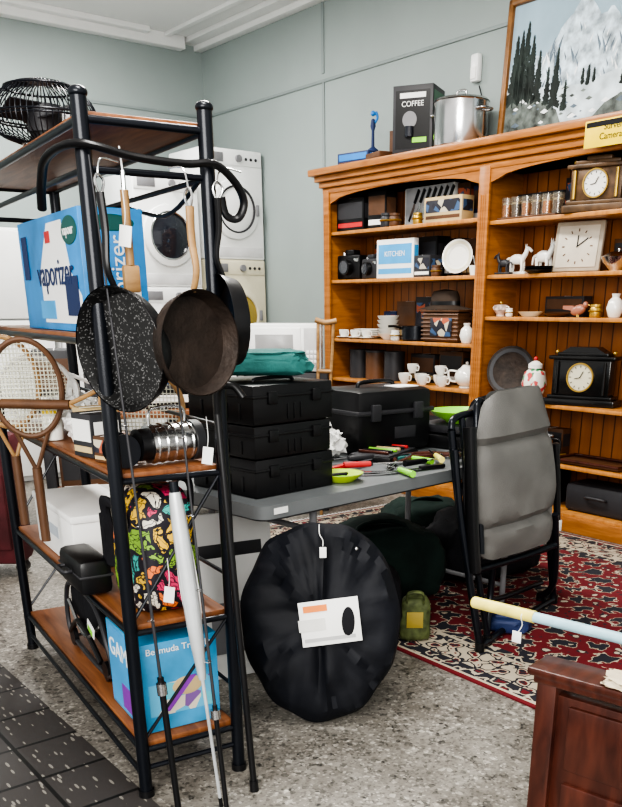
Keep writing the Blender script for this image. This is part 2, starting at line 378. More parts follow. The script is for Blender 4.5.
camera('vintage_camera',(-5.69,4.62,L_[1]+E),.1,black); camera('vintage_camera',(-5.42,4.60,L_[1]+E),-.1,dark,1.0)
carton('boxed_toaster',(-4.98,4.75,L_[1]+E),(.32,.12,.27),-.05,black,whitep,dark)
carton('hardcover_book',(-5.14,4.59,L_[1]+E),(.38,.05,.26),.05,whitep,lb,lb,'KITCHEN',whitep,.05)
carton('boxed_cutlery',(-4.82,4.60,L_[1]+E),(.18,.12,.14),-.1,dark,whitep,patc)
def plate_stand(name,c,rz,r,m,m2,tilt=12):
    b=B(name); M=T(0,.02,r*.98+.012)@RX(90-tilt)
    b.lathe([(0,.0),(r*.6,0),(r*.7,.008),(r,.02),(r,.024),(r*.68,.013),(r*.6,.006),(0,.006)],m,M)
    b.lathe([(r*.75,.0185),(r*.9,.0235)],m2,M)
    b.tube([(-.05,-.03,.03),(-.05,-.03,.004),(-.05,.07,.004),(-.03,.06,r)],.003,blackm,sub=3); b.tube([(.05,-.03,.03),(.05,-.03,.004),(.05,.07,.004),(.03,.06,r)],.003,blackm,sub=3)
    b.done(c,rz)
plate_stand('decorative_plate',(-4.54,4.60,L_[1]+E),.4,.11,china,cream)
b=B('spoon_holder'); b.lathe([(0,0),(.04,0),(.05,.06),(.045,.06),(.035,.01),(0,.01)],china)
for i in range(4): b.tube([(0,0,.02),(.03*math.cos(i*1.6),.03*math.sin(i*1.6),.12)],.004,chrome,sub=1)
b.done((-4.33,4.57,L_[1]+E))
def bowl(b,r,h,m,z=0,x=0,y=0): b.lathe([(0,0),(r*.45,0),(r*.5,.008),(r*.85,h*.6),(r,h),(r*.96,h),(r*.8,h*.62),(r*.4,.014),(0,.012)],m,T(x,y,z))
b=B('stack_of_bowls')
for i in range(5): bowl(b,.085,.05,china,z=i*.03)
b.done((-5.24,4.6,L_[2]+E))
b=B('serving_platters')
for i in range(4): b.lathe([(0,0),(.1,0),(.16,.025),(.155,.027),(.1,.006),(0,.006)],china,T(0,0,i*.014)@Matrix.Diagonal((1,.6,1,1)))
b.done((-5.58,4.70,L_[2]+E))
def cup(b,x,y,z,m,s=1):
    b.lathe([(0,0),(.02*s,0),(.022*s,.004),(.036*s,.03*s),(.04*s,.06*s),(.037*s,.06*s),(.032*s,.03*s),(0,.008)],m,T(x,y,z),24)
    b.tube([(x+.037*s,y,z+.05*s),(x+.06*s,y,z+.045*s),(x+.055*s,y,z+.02*s),(x+.034*s,y,z+.018*s)],.004*s,m,8)
b=B('tea_set')
for i in range(3):
    b.lathe([(0,0),(.03,0),(.06,.012),(.058,.014),(.03,.004),(0,.004)],china,T(i*.14,0,0)); cup(b,i*.14,0,.005,china)
b.done((-5.72,4.555,L_[2]+E))
b=B('saucepan'); b.lathe([(0,0),(.09,0),(.1,.01),(.1,.1),(.095,.1),(.093,.012),(0,.01)],blackm); b.tube([(-.1,0,.085),(-.15,-.02,.1),(-.2,-.03,.1)],.009,black); b.done((-4.95,4.61,L_[2]+E),.9)
b=B('wicker_basket'); b.box((0,0,.1),(.34,.14,.2),brown,bev=.02)
for i in range(7): b.tube([(-.17,-.07,.02+i*.027),(.17,-.07,.02+i*.027),(.17,.07,.02+i*.027),(-.17,.07,.02+i*.027)],.008,brown,6,True,1)
b.box((0,0,.205),(.36,.16,.012),brown,bev=.004); b.box((.02,-.080,.1),(.2,.004,.12),patc); b.done((-4.62,4.60,L_[2]+E),.05)
b=B('brown_hat'); b.lathe([(.25,.0),(.2,.012),(.13,.025),(.125,.08),(.105,.12),(0,.135)],mat('hat_felt',(.04,.025,.016),.8,var=.3),Matrix.Diagonal((1,.5,1,1))); b.lathe([(.128,.03),(.132,.03),(.13,.055),(.126,.055)],black,Matrix.Diagonal((1,.5,1,1))); b.done((-4.68,4.64,L_[2]+.215),.05)
b=B('teacups')
for i in range(5): cup(b,i*.1,(i%2)*.07,0,china,1.2)
cup(b,.05,.035,.073,china,1.1); cup(b,.35,.03,.073,china,1.1)
b.done((-5.0,4.56,L_[3]+E))
b=B('ceramic_teapot'); b.sph((0,0,.075),(.085,.085,.072),china); b.cyl((0,0,0.001),(0,0,.012),.05,china); b.lathe([(.045,.135),(.03,.155),(0,.16)],china); b.sph((0,0,.168),.011,china)
b.tube([(.07,0,.05),(.12,0,.08),(.14,0,.13)],.011,china); b.tube([(-.07,0,.11),(-.13,0,.11),(-.12,0,.05),(-.075,0,.04)],.007,china); b.done((-4.42,4.62,L_[3]+E),.5)
b=B('storage_tins')
for i,x in enumerate((0,.2,.42)): b.cyl((x,0,0),(x,0,.2),.08,[dark,brown,dark][i],seg=28); b.cyl((x,0,.2),(x,0,.215),.083,dark,seg=28)
b.done((-5.65,4.66,L_[3]+E))
carton('storage_box',(-5.3,4.66,L_[4]+E),(.4,.2,.25),0,dark,whitep,brown); carton('storage_box',(-4.7,4.66,L_[4]+E),(.4,.2,.22),0,brown,whitep,dark)
carton('storage_box',(-5.0,4.66,L_[5]+E),(.5,.22,.2),0,dark,whitep,dark)
for (x,z,w,h,m,f,p,nm) in [(-4.64,L_[0],.12,.25,brown,beige,patc,'hardcover_book'),(-4.50,L_[0],.1,.22,navy,whitep,brown,'hardcover_book'),
  (-5.52,L_[1],.1,.25,dark,brown,patc,'storage_box'),(-5.3,L_[1],.14,.24,brown,whitep,black,'hardcover_book'),
  (-4.73,L_[1],.16,.25,black,whitep,dark,'storage_box'),(-4.55,L_[1],.18,.24,brown,beige,brown,'storage_box'),(-4.36,L_[1],.16,.26,dark,beige,patc,'hardcover_book'),
  (-5.38,L_[2],.14,.2,navy,whitep,patc,'hardcover_book'),(-5.20,L_[2],.2,.27,brown,beige,brown,'storage_box'),(-4.98,L_[2],.22,.30,dark,whitep,patc,'storage_box'),(-4.34,L_[2],.2,.32,brown,beige,dark,'storage_box'),
  (-5.0,L_[3],.26,.2,dark,beige,brown,'storage_box'),(-4.7,L_[3],.24,.23,brown,whitep,dark,'storage_box'),
  (-3.98,R_[0],.36,.16,dark,beige,brown,'storage_box'),(-3.72,R_[0],.12,.22,dark,whitep,patc,'hardcover_book'),(-3.16,R_[0],.2,.2,brown,beige,dark,'storage_box'),
  (-3.3,R_[1],.18,.18,brown,beige,dark,'storage_box'),(-3.72,R_[2],.3,.12,dark,brown,brown,'storage_box'),
  (-4.05,R_[4],.2,.2,dark,beige,brown,'storage_box'),(-3.75,R_[4],.22,.18,brown,beige,dark,'storage_box'),(-3.3,R_[3],.0,0,0,0,0,'')]:
    if w: carton(nm,(x,4.782,z+E),(w,.085,h),0,m,f,p)
def vase(c,m,s=1,k=0):
    b=B('ceramic_vase' if k==0 else 'small_jar')
    if k==0: b.lathe([(0,0),(.03,0),(.035,.005),(.05,.05),(.04,.09),(.02,.11),(.026,.13),(.022,.13),(.016,.11),(0,.1)],m,Matrix.Scale(s,4))
    else: b.lathe([(0,0),(.03,0),(.034,.006),(.034,.05),(.028,.058),(.032,.06),(.032,.072),(0,.074)],m,Matrix.Scale(s,4))
    b.lathe([(.036*s,.03*s),(.0445*s,.035*s),(.036*s,.04*s)],brass); b.done(c)
for c,m,s,k_ in [((-5.14,4.56,L_[0]+E),brown,1.2,1),((-5.24,4.57,L_[0]+E),dark,1.3,1),((-4.9,4.56,L_[0]+E),brass,1,1),((-4.69,4.55,L_[1]+E),brown,1,1),((-5.09,4.54,L_[2]+E),china,1,1),((-4.38,4.56,L_[2]+E),china,1,0),
  ((-3.36,4.58,R_[2]+E),brass,1,1),((-3.24,4.6,R_[2]+E),china,1,0),((-4.02,4.57,R_[2]+E),china,.7,1),((-4.14,4.6,R_[4]+E),china,1,1),((-3.14,4.57,R_[0]+E),brass,1.1,0)]:
    vase(c,m,s,k_)
# right bay
b=B('glass_tumblers')
gl=mat('clear_glass',(.85,.8,.7),.05,trans=.95)
b.box((.2,0,.006),(.46,.12,.012),brown)
for i in range(6):
    b.lathe([(0,.012),(.032,.012),(.036,.125),(.034,.125),(.030,.016),(0,.016)],gl,T(i*.08,0,0),20); b.cyl((i*.08,0,.018),(i*.08,0,.085),.0285,amber if i%2==0 else brown); b.cyl((i*.08,0,.0855),(i*.08,0,.095),.029,beige)
b.done((-4.1,4.58,R_[0]+E))
def dial(b,c,r,m=whitep,rm=brass,y=None):
    M=T(*c)@RX(90)
    b.lathe([(0,0),(r,0),(r,.004),(0,.004)],m,M); b.lathe([(r,0),(r*1.12,0),(r*1.12,.012),(r,.012)],rm,M)
    for k in range(12):
        a=k*math.pi/6; b.box((c[0]+r*.82*math.sin(a),c[1]-.0055,c[2]+r*.82*math.cos(a)),(r*.05,.002,r*.16),black,rot=(0,a,0),bev=0)
    b.box((c[0]+r*.12,c[1]-.008,c[2]+r*.22),(r*.06,.002,r*.55),black,rot=(0,rad(28),0),bev=0); b.box((c[0]-r*.2,c[1]-.008,c[2]-r*.05),(r*.05,.002,r*.5),black,rot=(0,rad(78),0),bev=0)
def mantel(name,c,rz,m,acc,facem,w=.36,h=.3,arch=False,dr=.22):
    b=B(name); b.box((0,0,.02),(w,.15,.04),m,bev=.006); b.box((0,0,.05),(w*.9,.13,.02),m,bev=.004)
    b.box((0,0,.06+h*.33),(w*.8,.11,h*.66),m,bev=.006)
    b.box((0,0,.07+h*.66),(w*.92,.14,.022),m,bev=.005); b.box((0,0,.09+h*.66),(w*.7,.11,.02),m,bev=.004)
    b.prism([(-w*.3,0),(w*.3,0),(w*.18,h*.1),(-w*.18,h*.1)],.1,m,T(0,.05,.1+h*.66)@UP) if arch else b.box((0,0,.11+h*.66),(w*.4,.08,.03),m,bev=.01)
    for sx in(-1,1):
        b.cyl((sx*w*.33,-.06,.07),(sx*w*.33,-.06,.06+h*.62),.010,acc if not arch else m,seg=14); b.sph((sx*w*.4,-.0,.1+h*.66),.012,acc); 
        for sy in(-.05,.05): b.sph((sx*w*.42,sy,.004),(.015,.015,.004),acc)
    dial(b,(0,-.057,.06+h*.34),h*dr,facem,acc); b.done((c[0],c[1],c[2]),rz)
clkb=mat('antique_wood',(.10,.055,.025),.4,.1,var=.4,scale=20)
mantel('wooden_mantel_clock',(-3.43,4.60,R_[0]+E),.25,clkb,brass,china,.38,.25,False,.27)
mantel('black_mantel_clock',(-3.42,4.61,R_[3]+E),.25,mat('black_slate',(.008,.008,.008),.2),brass,cream,.46,.32,True,.24)
def figurine(name,c,rz,m,sc=1):
    b=B(name); b.box((0,0,.008),(.14,.06,.016),m,bev=.006)
    b.blob((0,0,.055),(.05,.024,.03),m,.05,power=.95,sub=3)
    for x in(-.035,.035):
        for y in(-.013,.013): b.tube([(x,y,.015),(x+.004,y,.04),(x,y,.075)],lambda t:.006+.004*t,m,8)
    b.tube([(.035,0,.085),(.055,0,.115),(.06,0,.14)],lambda t:.017-.006*t,m,10)
    b.tube([(.055,0,.14),(.075,0,.137),(.095,0,.122)],lambda t:.013-.006*t,m,10)
    for y in(-.006,.006): b.cyl((.056,y,.148),(.054,y*1.3,.164),.004,m,.001,8)
    b.tube([(-.045,0,.09),(-.07,0,.08),(-.075,0,.045)],lambda t:.008-.004*t,m,8)
    o=b.done(c,rz); o.scale=(sc,)*3
figurine('horse_figurine',(-4.06,4.66,R_[1]+E),.2,china,1.1); figurine('horse_figurine',(-3.88,4.7,R_[1]+E),-.1,china,1.25)
figurine('horse_figurine',(-4.08,4.56,R_[1]+E),3.3,dark,.8)
b=B('square_wall_clock'); b.box((0,0,.14),(.31,.03,.28),mat('clock_stone',(.36,.31,.24),.5,var=.15),bev=.02,rot=(-.15,0,0))
M_=T(0,-.018,.14)@Euler((-.15,0,0)).to_matrix().to_4x4()
b.box((0,-.001,0),(.26,.004,.23),mat('clock_dial',(.52,.47,.39),.4),bev=.002,M=M_)
for k_ in range(12):
    a=k_*math.pi/6; b.box((.09*math.sin(a),-.004,.09*math.cos(a)),(.006,.003,.016),brown,rot=(0,a,0),bev=0,M=M_)
b.box((.03,-.006,.02),(.006,.003,.085),black,rot=(0,rad(55),0),bev=0,M=M_); b.box((.0,-.006,.03),(.006,.003,.06),black,bev=0,M=M_)
b.box((0,.05,.05),(.05,.08,.1),brown); b.done((-3.56,4.63,R_[1]+.003),.2)
b=B('black_dishes')
for i in range(3): b.lathe([(0,0),(.07,0),(.1,.018),(.098,.02),(.068,.005),(0,.005)],black,T(0,0,i*.01))
b.done((-3.79,4.57,R_[1]+E))
b=B('silver_bowl'); bowl(b,.1,.075,chrome); b.lathe([(.098,.075),(.05,.1),(0,.105)],chrome); b.sph((0,0,.113),.011,chrome); b.done((-3.25,4.60,R_[1]+E))
b=B('sugar_bowl'); b.lathe([(0,0),(.03,0),(.028,.01),(.05,.04),(.045,.07),(0,.075)],mat('floral_china',(.5,.4,.35),.2,var=.5,scale=40)); b.sph((0,0,.083),.01,brass)
for sx in(-1,1): b.tube([(sx*.045,0,.06),(sx*.068,0,.055),(sx*.048,0,.03)],.004,china)
b.done((-4.12,4.6,R_[2]+E))
b=B('shallow_dish'); b.lathe([(0,0),(.06,0),(.1,.03),(.097,.03),(.058,.006),(0,.006)],cream,Matrix.Diagonal((.9,.7,1,1))); b.done((-3.87,4.6,R_[2]+E))
b=B('shallow_dish'); b.lathe([(0,0),(.06,0),(.1,.02),(.097,.02),(.058,.006),(0,.006)],brown,Matrix.Diagonal((.9,.7,1,1))); b.done((-3.66,4.6,R_[2]+E))
b=B('bird_figurine'); bm_=mat('coral_glaze',(.35,.15,.1),.3)
b.sph((0,0,.04),(.05,.024,.03),bm_,(0,-.3,0)); b.sph((.045,0,.07),.018,bm_); b.cyl((.06,0,.07),(.08,0,.066),.005,brass,.001,8); b.prism([(-.03,0),(-.1,.01),(-.1,.03),(-.03,.03)],.012,bm_,T(0,.006,.035)@UP)
for y in(-.01,.01): b.cyl((0,y,0),(0,y,.02),.004,brass,seg=8)
b.done((-3.5,4.6,R_[2]+E),.2)
plate_stand('iron_plate',(-4.03,4.63,R_[3]+E),.5,.16,rust,dark,10)
b=B('ginger_jar'); gm=vor('floral_glaze',[(.75,.73,.65),(.75,.73,.65),(.6,.1,.1),(.1,.3,.15),(.75,.73,.65)],45,.2)
b.lathe([(0,0),(.045,0),(.05,.02),(.075,.09),(.06,.15),(.035,.165),(.035,.175),(0,.18)],gm); b.lathe([(.042,.17),(.042,.19),(.02,.205),(0,.21)],china); b.sph((0,0,.218),.012,red); o=b.done((-3.78,4.58,R_[3]+E)); o.scale=(1.1,1.1,1.2)
b=B('enamel_jug'); b.lathe([(0,0),(.075,0),(.08,.01),(.07,.13),(.075,.15),(.071,.15),(.066,.13),(.07,.012),(0,.01)],chrome); b.tube([(.07,0,.13),(.12,0,.12),(.12,0,.05),(.075,0,.04)],.007,black); b.done((-3.7,4.61,R_[4]+E),.3)
kettle('kettle',(-3.92,4.62,R_[4]+E),2.6,dark,1)
b=B('serving_tray'); b.box((0,0,.012),(.5,.24,.01),brown); b.tube([(-.25,-.12,.025),(.25,-.12,.025),(.25,.12,.025),(-.25,.12,.025)],.009,maho,8,True,1); b.cyl((-.27,-.04,.03),(-.27,.04,.03),.008,brass);b.cyl((.27,-.04,.03),(.27,.04,.03),.008,brass); b.done((-3.3,4.65,R_[4]+E+.002))
b=B('black_suitcase'); b.box((0,0,.12),(.55,.24,.24),black,bev=.03); b.tube([(-.07,-.12,.14),(-.06,-.15,.15),(.06,-.15,.15),(.07,-.12,.14)],.009,dark); b.box((-.18,-.122,.14),(.05,.008,.04),chrome); b.box((.18,-.122,.14),(.05,.008,.04),chrome); b.done((-3.85,4.68,R_[5]+E))
b=B('black_suitcase'); b.box((0,0,.09),(.5,.24,.18),dark,bev=.03); b.tube([(-.07,-.12,.1),(-.06,-.15,.11),(.06,-.15,.11),(.07,-.12,.1)],.009,dark); b.done((-3.2,4.68,R_[5]+E))
b=B('black_handbag'); b.blob((0,0,0),(.16,.09,.09),blackc,.15,3,4,31,.6); b.tube([(-.08,-.03,.12),(-.06,-.05,.23),(.06,-.05,.23),(.08,-.03,.12)],.008,black,8); b.done((-3.72,4.26,.009),.1)
b=B('surveillance_sign'); b.box((0,0,0),(.46,.004,.13),yel,bev=.001); b.box((0,-.0026,.045),(.44,.001,.025),black,bev=0); b.text('Surveillance\nCamera in use',.045,black,T(0,-.003,.005)@UP); b.done((-3.18,4.402,2.215))
# top of bookcase
tz=2.307
b=B('boxed_coffee_machine'); b.box((0,0,.2),(.28,.26,.4),dark,bev=.003); b.box((0,-.1308,.2),(.24,.0016,.34),black,bev=0); b.box((.1408,0,.2),(.0016,.22,.34),mat('box_green',(.03,.12,.06),.4),bev=0)
b.lathe([(0,0),(.05,0),(.05,.003),(0,.003)],grey,T(-.02,-.131,.2)@RX(90)); b.box((0,-.132,.34),(.18,.002,.03),whitep,bev=0); b.cyl((-.02,-.134,.1),(-.02,-.134,.16),.03,glassd); b.text('COFFEE',.045,whitep,T(0,-.1335,.29)@UP); b.box((.05,-.132,.08),(.1,.002,.03),lime,bev=0)
b.done((-4.98,4.62,tz+E),.5)
b=B('stock_pot'); b.lathe([(0,0),(.17,0),(.175,.01),(.175,.25),(.18,.255),(.17,.255),(.168,.012),(0,.01)],chrome); b.lathe([(.182,.257),(.17,.27),(.05,.29),(0,.292)],chrome)
b.tube([(-.04,0,.288),(-.03,0,.32),(.03,0,.32),(.04,0,.288)],.007,chrome)
for sx in(-1,1): b.tube([(sx*.17,-.05,.2),(sx*.215,-.045,.2),(sx*.215,.045,.2),(sx*.17,.05,.2)],.008,chrome)
b.done((-4.56,4.6,tz+E),.1)
carton('stack_of_books',(-5.56,4.6,tz+E),(.3,.2,.08),.15,navy,brown,blue)
carton('wooden_case',(-5.3,4.56,tz+E),(.2,.14,.05),-.2,brown,brown,brown)
b=B('bottle_opener_stand'); b.lathe([(0,0),(.045,0),(.04,.01),(.012,.03),(.01,.13),(.02,.16),(.014,.2),(0,.21)],navy); b.tube([(0,0,.17),(.03,0,.21),(.02,0,.25)],.01,blue,8); b.sph((-.0,0,.24),.018,blue); b.done((-5.46,4.62,tz+.0845),.8)
b=B('wooden_bookend'); b.prism([(0,0),(.16,0),(.16,.05),(.05,.2),(0,.2)],.1,brown,T(-.08,.05,0)@UP); b.box((.0,0,.004),(.2,.12,.006),blue); b.done((-5.26,4.73,tz+E),.3)
b=B('motion_sensor'); b.box((0,0,0),(.07,.05,.16),white,bev=.015); b.box((0,-.02,-.03),(.05,.025,.07),whitep,bev=.01); b.done((-4.66,4.824,2.8))
b=B('power_cable'); b.tube([(-4.64,4.838,2.70),(-4.60,4.838,2.6),(-4.56,4.83,2.45),(-4.5,4.83,2.32)],.004,blackm,6); b.done()
# painting
b=B('framed_painting'); W,Hh=1.25,.78
sky=mat('paint_sky',(.30,.42,.50),.6,var=.15,scale=3); mt=mat('paint_mountain',(.45,.54,.60),.6,var=.6,scale=16); tr=mat('paint_trees',(.018,.028,.024),.7,var=.5); lk=mat('paint_snow',(.50,.58,.62),.6,var=.3,scale=10); md=mat('paint_rocks',(.10,.12,.11),.7,var=.8,scale=18); sh_=mat('paint_shade',(.11,.15,.19),.7,var=.4,scale=20); cap=mat('paint_snowcap',(.75,.78,.8),.6,var=.1)
b.box((W/2,0,Hh/2),(W-.02,.02,Hh-.02),sky,bev=0)
for c,d in(((W/2,-.01,.02),(W,.05,.04)),((W/2,-.01,Hh-.02),(W,.05,.04)),((.02,-.01,Hh/2),(.04,.05,Hh)),((W-.02,-.01,Hh/2),(.04,.05,Hh))): b.box(c,d,frm,bev=.012)
Mp=T(0,-.0105,0)@UP
pk=[(.05,.40),(.2,.45),(.32,.42),(.42,.55),(.5,.62),(.56,.7),(.62,.66),(.7,.56),(.78,.6),(.86,.5),(1.0,.47),(1.2,.42)]
pp=[]
for (x,y),(x2,y2) in zip(pk,pk[1:]):
    for q in range(4): pp.append((x+(x2-x)*q/4,y+(y2-y)*q/4+random.uniform(-.01,.01)))
b.prism([(.04,.2)]+pp+[(1.2,.42),(1.2,.2)],.001,mt,Mp)
for i in range(75):
    x=random.uniform(.3,1.1); z=random.uniform(.3,.60)-abs(x-.58)*.35; w=random.uniform(.012,.04); s_=random.choice((-1,1))
    b.prism([(x,z),(x+s_*w,z-w*1.6),(x+s_*w*.9,z-w*2.6),(x+s_*w*.3,z-w*1.1)],.0012+.00001*i,sh_ if i%3 else cap,Mp)
b.prism([(.04,.04),(.04,.3),(.3,.27),(.6,.24),(.9,.28),(1.2,.3),(1.2,.04)],.0024,lk,Mp)
b.prism([(.04,.04),(.04,.25),(.2,.26),(.32,.2),(.45,.13),(.5,.04)],.0030,md,Mp)
b.prism([(.7,.04),(.8,.12),(1.0,.18),(1.2,.24),(1.2,.04)],.0030,md,Mp)
for i in range(50):
    x=random.uniform(.1,1.1); z=random.uniform(.07,.24); w=random.uniform(.01,.035)
    b.prism([(x-w,z),(x,z+w*.5),(x+w,z),(x,z-w*.35)],.0033+.00001*i,[md,cap,sh_][i%3],Mp)
for x,z,h in((.09,.2,.38),(.13,.24,.36),(.17,.2,.44),(.22,.21,.35),(.28,.19,.28),(.42,.14,.32),(.36,.17,.2),(.5,.12,.16),(.62,.24,.08),(.66,.23,.1),(.7,.24,.07),(.9,.2,.1)):
    b.box((x,-.015,z+h*.45),(.006,.003,h*.95),tr,bev=0)
    for i in range(18):
        t=.10+.9*i/17; w=.05*(h/.35)*(1.05-t)+.005
        for sx in(-1,1):
            ww=w*random.uniform(.6,1.2); zz=z+h*t
            b.prism([(x,zz),(x+sx*ww,zz-.012*h/.3),(x+sx*ww*.8,zz-.035*h/.3),(x,zz-.016)],.0046,tr,Mp)
b.done((-4.36,4.755,tz+.012),rot=(-.07,0,0))
# ---------------- washing machines
def washer(name,c,rz,h=.86,m=white,door=glassd,rim=white,ring=chrome):
    b=B(name); b.box((0,0,h/2),(.6,.58,h),m,bev=.012)
    b.box((0,-.292,h-.07),(.58,.012,.11),m,bev=.004); b.box((-.18,-.3,h-.07),(.16,.006,.07),grey,bev=.002); b.cyl((.05,-.29,h-.07),(.05,-.325,h-.07),.028,grey)
    for i in range(3): b.cyl((.13+i*.05,-.29,h-.07),(.13+i*.05,-.305,h-.07),.012,dark)
    M=T(0,-.29,h*.46)@RX(90)
    b.lathe([(0,0),(.24,0),(.235,.03),(.19,.045),(.175,.03)],rim,M); b.lathe([(.18,.028),(.12,.05),(0,.06)],door,M); b.lathe([(.19,.044),(.185,.05),(.175,.046),(.175,.03)],ring,M)
    b.box((.21,-.335,h*.46),(.03,.02,.09),grey,bev=.006); b.box((0,-.291,.06),(.56,.006,.08),mat('kick',(.6,.6,.6),.5),bev=.002)
    return b.done(c,rz)
AZ=math.pi/2
xw=-7.5
washer('washing_machine',(xw,4.52,0),AZ,.868)
washer('washing_machine',(xw,4.52,.869),AZ,.866,cream,mat('amber_glass',(.35,.26,.06),.2),cream,cream)
washer('clothes_dryer',(xw,4.52,1.736),AZ,.866,white,white,white,dark)
washer('washing_machine',(xw,3.86,0),AZ,.72); washer('washing_machine',(xw,3.86,.721),AZ,.78); washer('washing_machine',(xw,3.86,1.502),AZ,.86)
def fridge(name,c,rz,w,h):
    b=B(name); b.box((0,.02,h/2),(w,.58,h),white,bev=.01); b.box((0,-.3,h*.33+.02),(w-.01,.05,h*.63),white,bev=.015); b.box((0,-.3,h*.82+.01),(w-.01,.05,h*.33),white,bev=.015)
    b.box((-w*.42,-.335,h*.45),(.02,.025,.3),chrome); b.box((-w*.42,-.335,h*.75),(.02,.025,.2),chrome); b.done(c,rz)
fridge('refrigerator',(xw,3.15,0),AZ,.66,1.75); fridge('refrigerator',(xw,2.42,0),AZ,.7,1.9)
b=B('side_cabinet'); b.box((0,0,.468),(.56,.42,.93),dark,bev=.006); b.box((-.14,-.213,.46),(.25,.012,.82),dark); b.box((.14,-.213,.46),(.25,.012,.82),dark); b.cyl((-.03,-.22,.5),(-.03,-.24,.5),.012,chrome); b.cyl((.03,-.22,.5),(.03,-.24,.5),.012,chrome)
b.done(R(-.43,6.25,0),PH)
b=B('microwave_oven'); b.box((0,0,.155),(.48,.36,.3),white,bev=.012); b.box((-.06,-.182,.155),(.33,.012,.25),white,bev=.004); b.box((-.07,-.189,.155),(.25,.006,.17),mat('grey_glass',(.3,.3,.3),.2),bev=.003); b.box((.175,-.182,.155),(.1,.01,.25),mat('panel',(.5,.5,.5),.4))
for i in range(9): b.box((.15+.025*(i%3),-.189,.07+.03*(i//3)),(.018,.006,.02),white)
for x in(-.2,.2):
    for y in(-.14,.14): b.cyl((x,y,0),(x,y,.01),.012,black)
b.done(R(-.43,6.22,.935),PH)
b=B('wooden_crutch'); b.tube([(-.05,0,1.26),(-.045,0,1.0),(-.03,0,.6),(-.005,0,.25),(0,0,0)],.011,midw,8); b.tube([(.05,0,1.26),(.045,0,1.0),(.03,0,.6),(.005,0,.25),(0,0,0)],.011,midw,8); b.tube([(-.07,0,1.265),(0,0,1.25),(.07,0,1.265)],.018,midw,10); b.cyl((-.045,0,.95),(.045,0,.95),.014,midw)
b.done(R(-.2,5.92,.0),PH,rot=(rad(-2),rad(2),PH))
# ---------------- folding table
A_=PH+math.atan2(.714,.70); TO=R(-.285,2.772)
def TT(u,v,z=.741): 
    return R(-.285+.7*u-.714*v,2.772+.714*u+.70*v,z)
b=B('folding_table')
tt=mat('table_plastic',(.14,.15,.155),.45,var=.08)
def rr(w,d,r,n=6):
    P=[]
    for cx,cy,a0 in((w-r,r,-90),(w-r,d-r,0),(r,d-r,90),(r,r,180)):
        for i in range(n+1):
            a=rad(a0+90*i/n); P.append((cx+r*math.cos(a),cy+r*math.sin(a)))
    return P
b.prism(rr(1.82,.76,.05),.045,tt,T(0,0,.695)); b.prism(rr(1.78,.72,.05),.012,dark,T(.02,.02,.684))
for u in(.30,1.52):
    for v in(.08,.68): b.tube([(u,v,.69),(u,v,.4),(u,v,.01)],.014,grey,10,sub=1); b.cyl((u,v,.009),(u,v,.035),.018,black)
    b.cyl((u,.08,.12),(u,.68,.12),.011,grey); b.cyl((u,.08,.6),(u,.68,.6),.011,grey); b.cyl((u,.38,.6),(.91,.38,.68),.009,grey)
b.box((.08,-.001,.72),(.06,.002,.02),whitep,bev=0)
b.done(TO,A_)
b=B('tool_box_stack')
z=0
for i,(h,w,d) in enumerate(((.13,.36,.36),(.11,.35,.35),(.13,.36,.36))):
    b.box((w/2,d/2,z+h/2-.001),(w,d,h-.002),black,bev=.006)
    b.box((w/2,d/2,z+h*.7),(w+.008,d+.008,.010),black,bev=.003)
    for x in(.08,.28): b.box((x,-.004,z+h*.66),(.04,.010,.04),black,bev=.003)
    for x in(.15,.18,.21): b.box((x,-.001,z+h*.3),(.006,.005,h*.4),black,bev=.001)
    for y in(.07,.14,.21,.28): b.box((-.001,y,z+h*.32),(.005,.01,h*.4),black,bev=.001)
    z+=h
b.tube([(.1,.12,z-.005),(.12,.12,z+.008),(.26,.12,z+.008),(.28,.12,z-.005)],.006,dark)
b.done(TT(.07,.11),A_)
b=B('folded_tarpaulin'); b.blob((0,0,0),(.17,.12,.035),teal,.12,3,4,2,.5); b.blob((.01,.0,.045),(.15,.11,.02),teal,.15,4,4,5,.5); b.done(TT(.24,.28,.741+.386),A_-.5)
b=B('tool_case'); b.box((0,0,.14),(.42,.3,.27),black,bev=.03); b.box((0,0,.18),(.435,.315,.02),dark,bev=.006)
for x in(-.12,.12): b.box((x,-.157,.18),(.05,.02,.07),dark,bev=.005)
b.tube([(-.1,0,.27),(-.08,0,.295),(.08,0,.295),(.1,0,.27)],.009,black); b.box((.05,-.152,.09),(.12,.004,.05),dark); b.box((.1,-.06,.277),(.12,.1,.004),whitep); b.done(TT(1.16,.58),A_-.15)
b=B('black_tray'); b.box((0,0,.03),(.38,.28,.06),black,bev=.01); b.box((0,0,.085),(.34,.25,.04),dark,bev=.012); b.box((0,-.141,.03),(.3,.004,.03),dark); b.done(TT(1.56,.42),A_+.1)
b=B('green_bowl'); bowl(b,.15,.055,lime); b.done(TT(1.52,.37,.848))
b=B('green_bowl'); b.lathe([(0,0),(.05,0),(.078,.022),(.085,.03),(.08,.03),(.05,.006),(0,.006)],mat('yellow_green',(.42,.6,.03),.35)); b.lathe([(0,.0065),(.04,.0065),(.04,.012),(0,.012)],lime); b.done(TT(.51,.15))
b=B('plastic_shopping_bag'); b.blob((0,0,0),(.09,.07,.06),plastic,.35,5,4,3,.9); b.tube([(-.03,0,.08),(-.04,0,.14),(.0,0,.16),(.03,0,.12),(.03,0,.08)],.008,plastic,6,flat=2); b.done(TT(.83,.56))
hs=[black,red,lime,dark,maho,black,dark,yelo,teal,black,maho,dark]
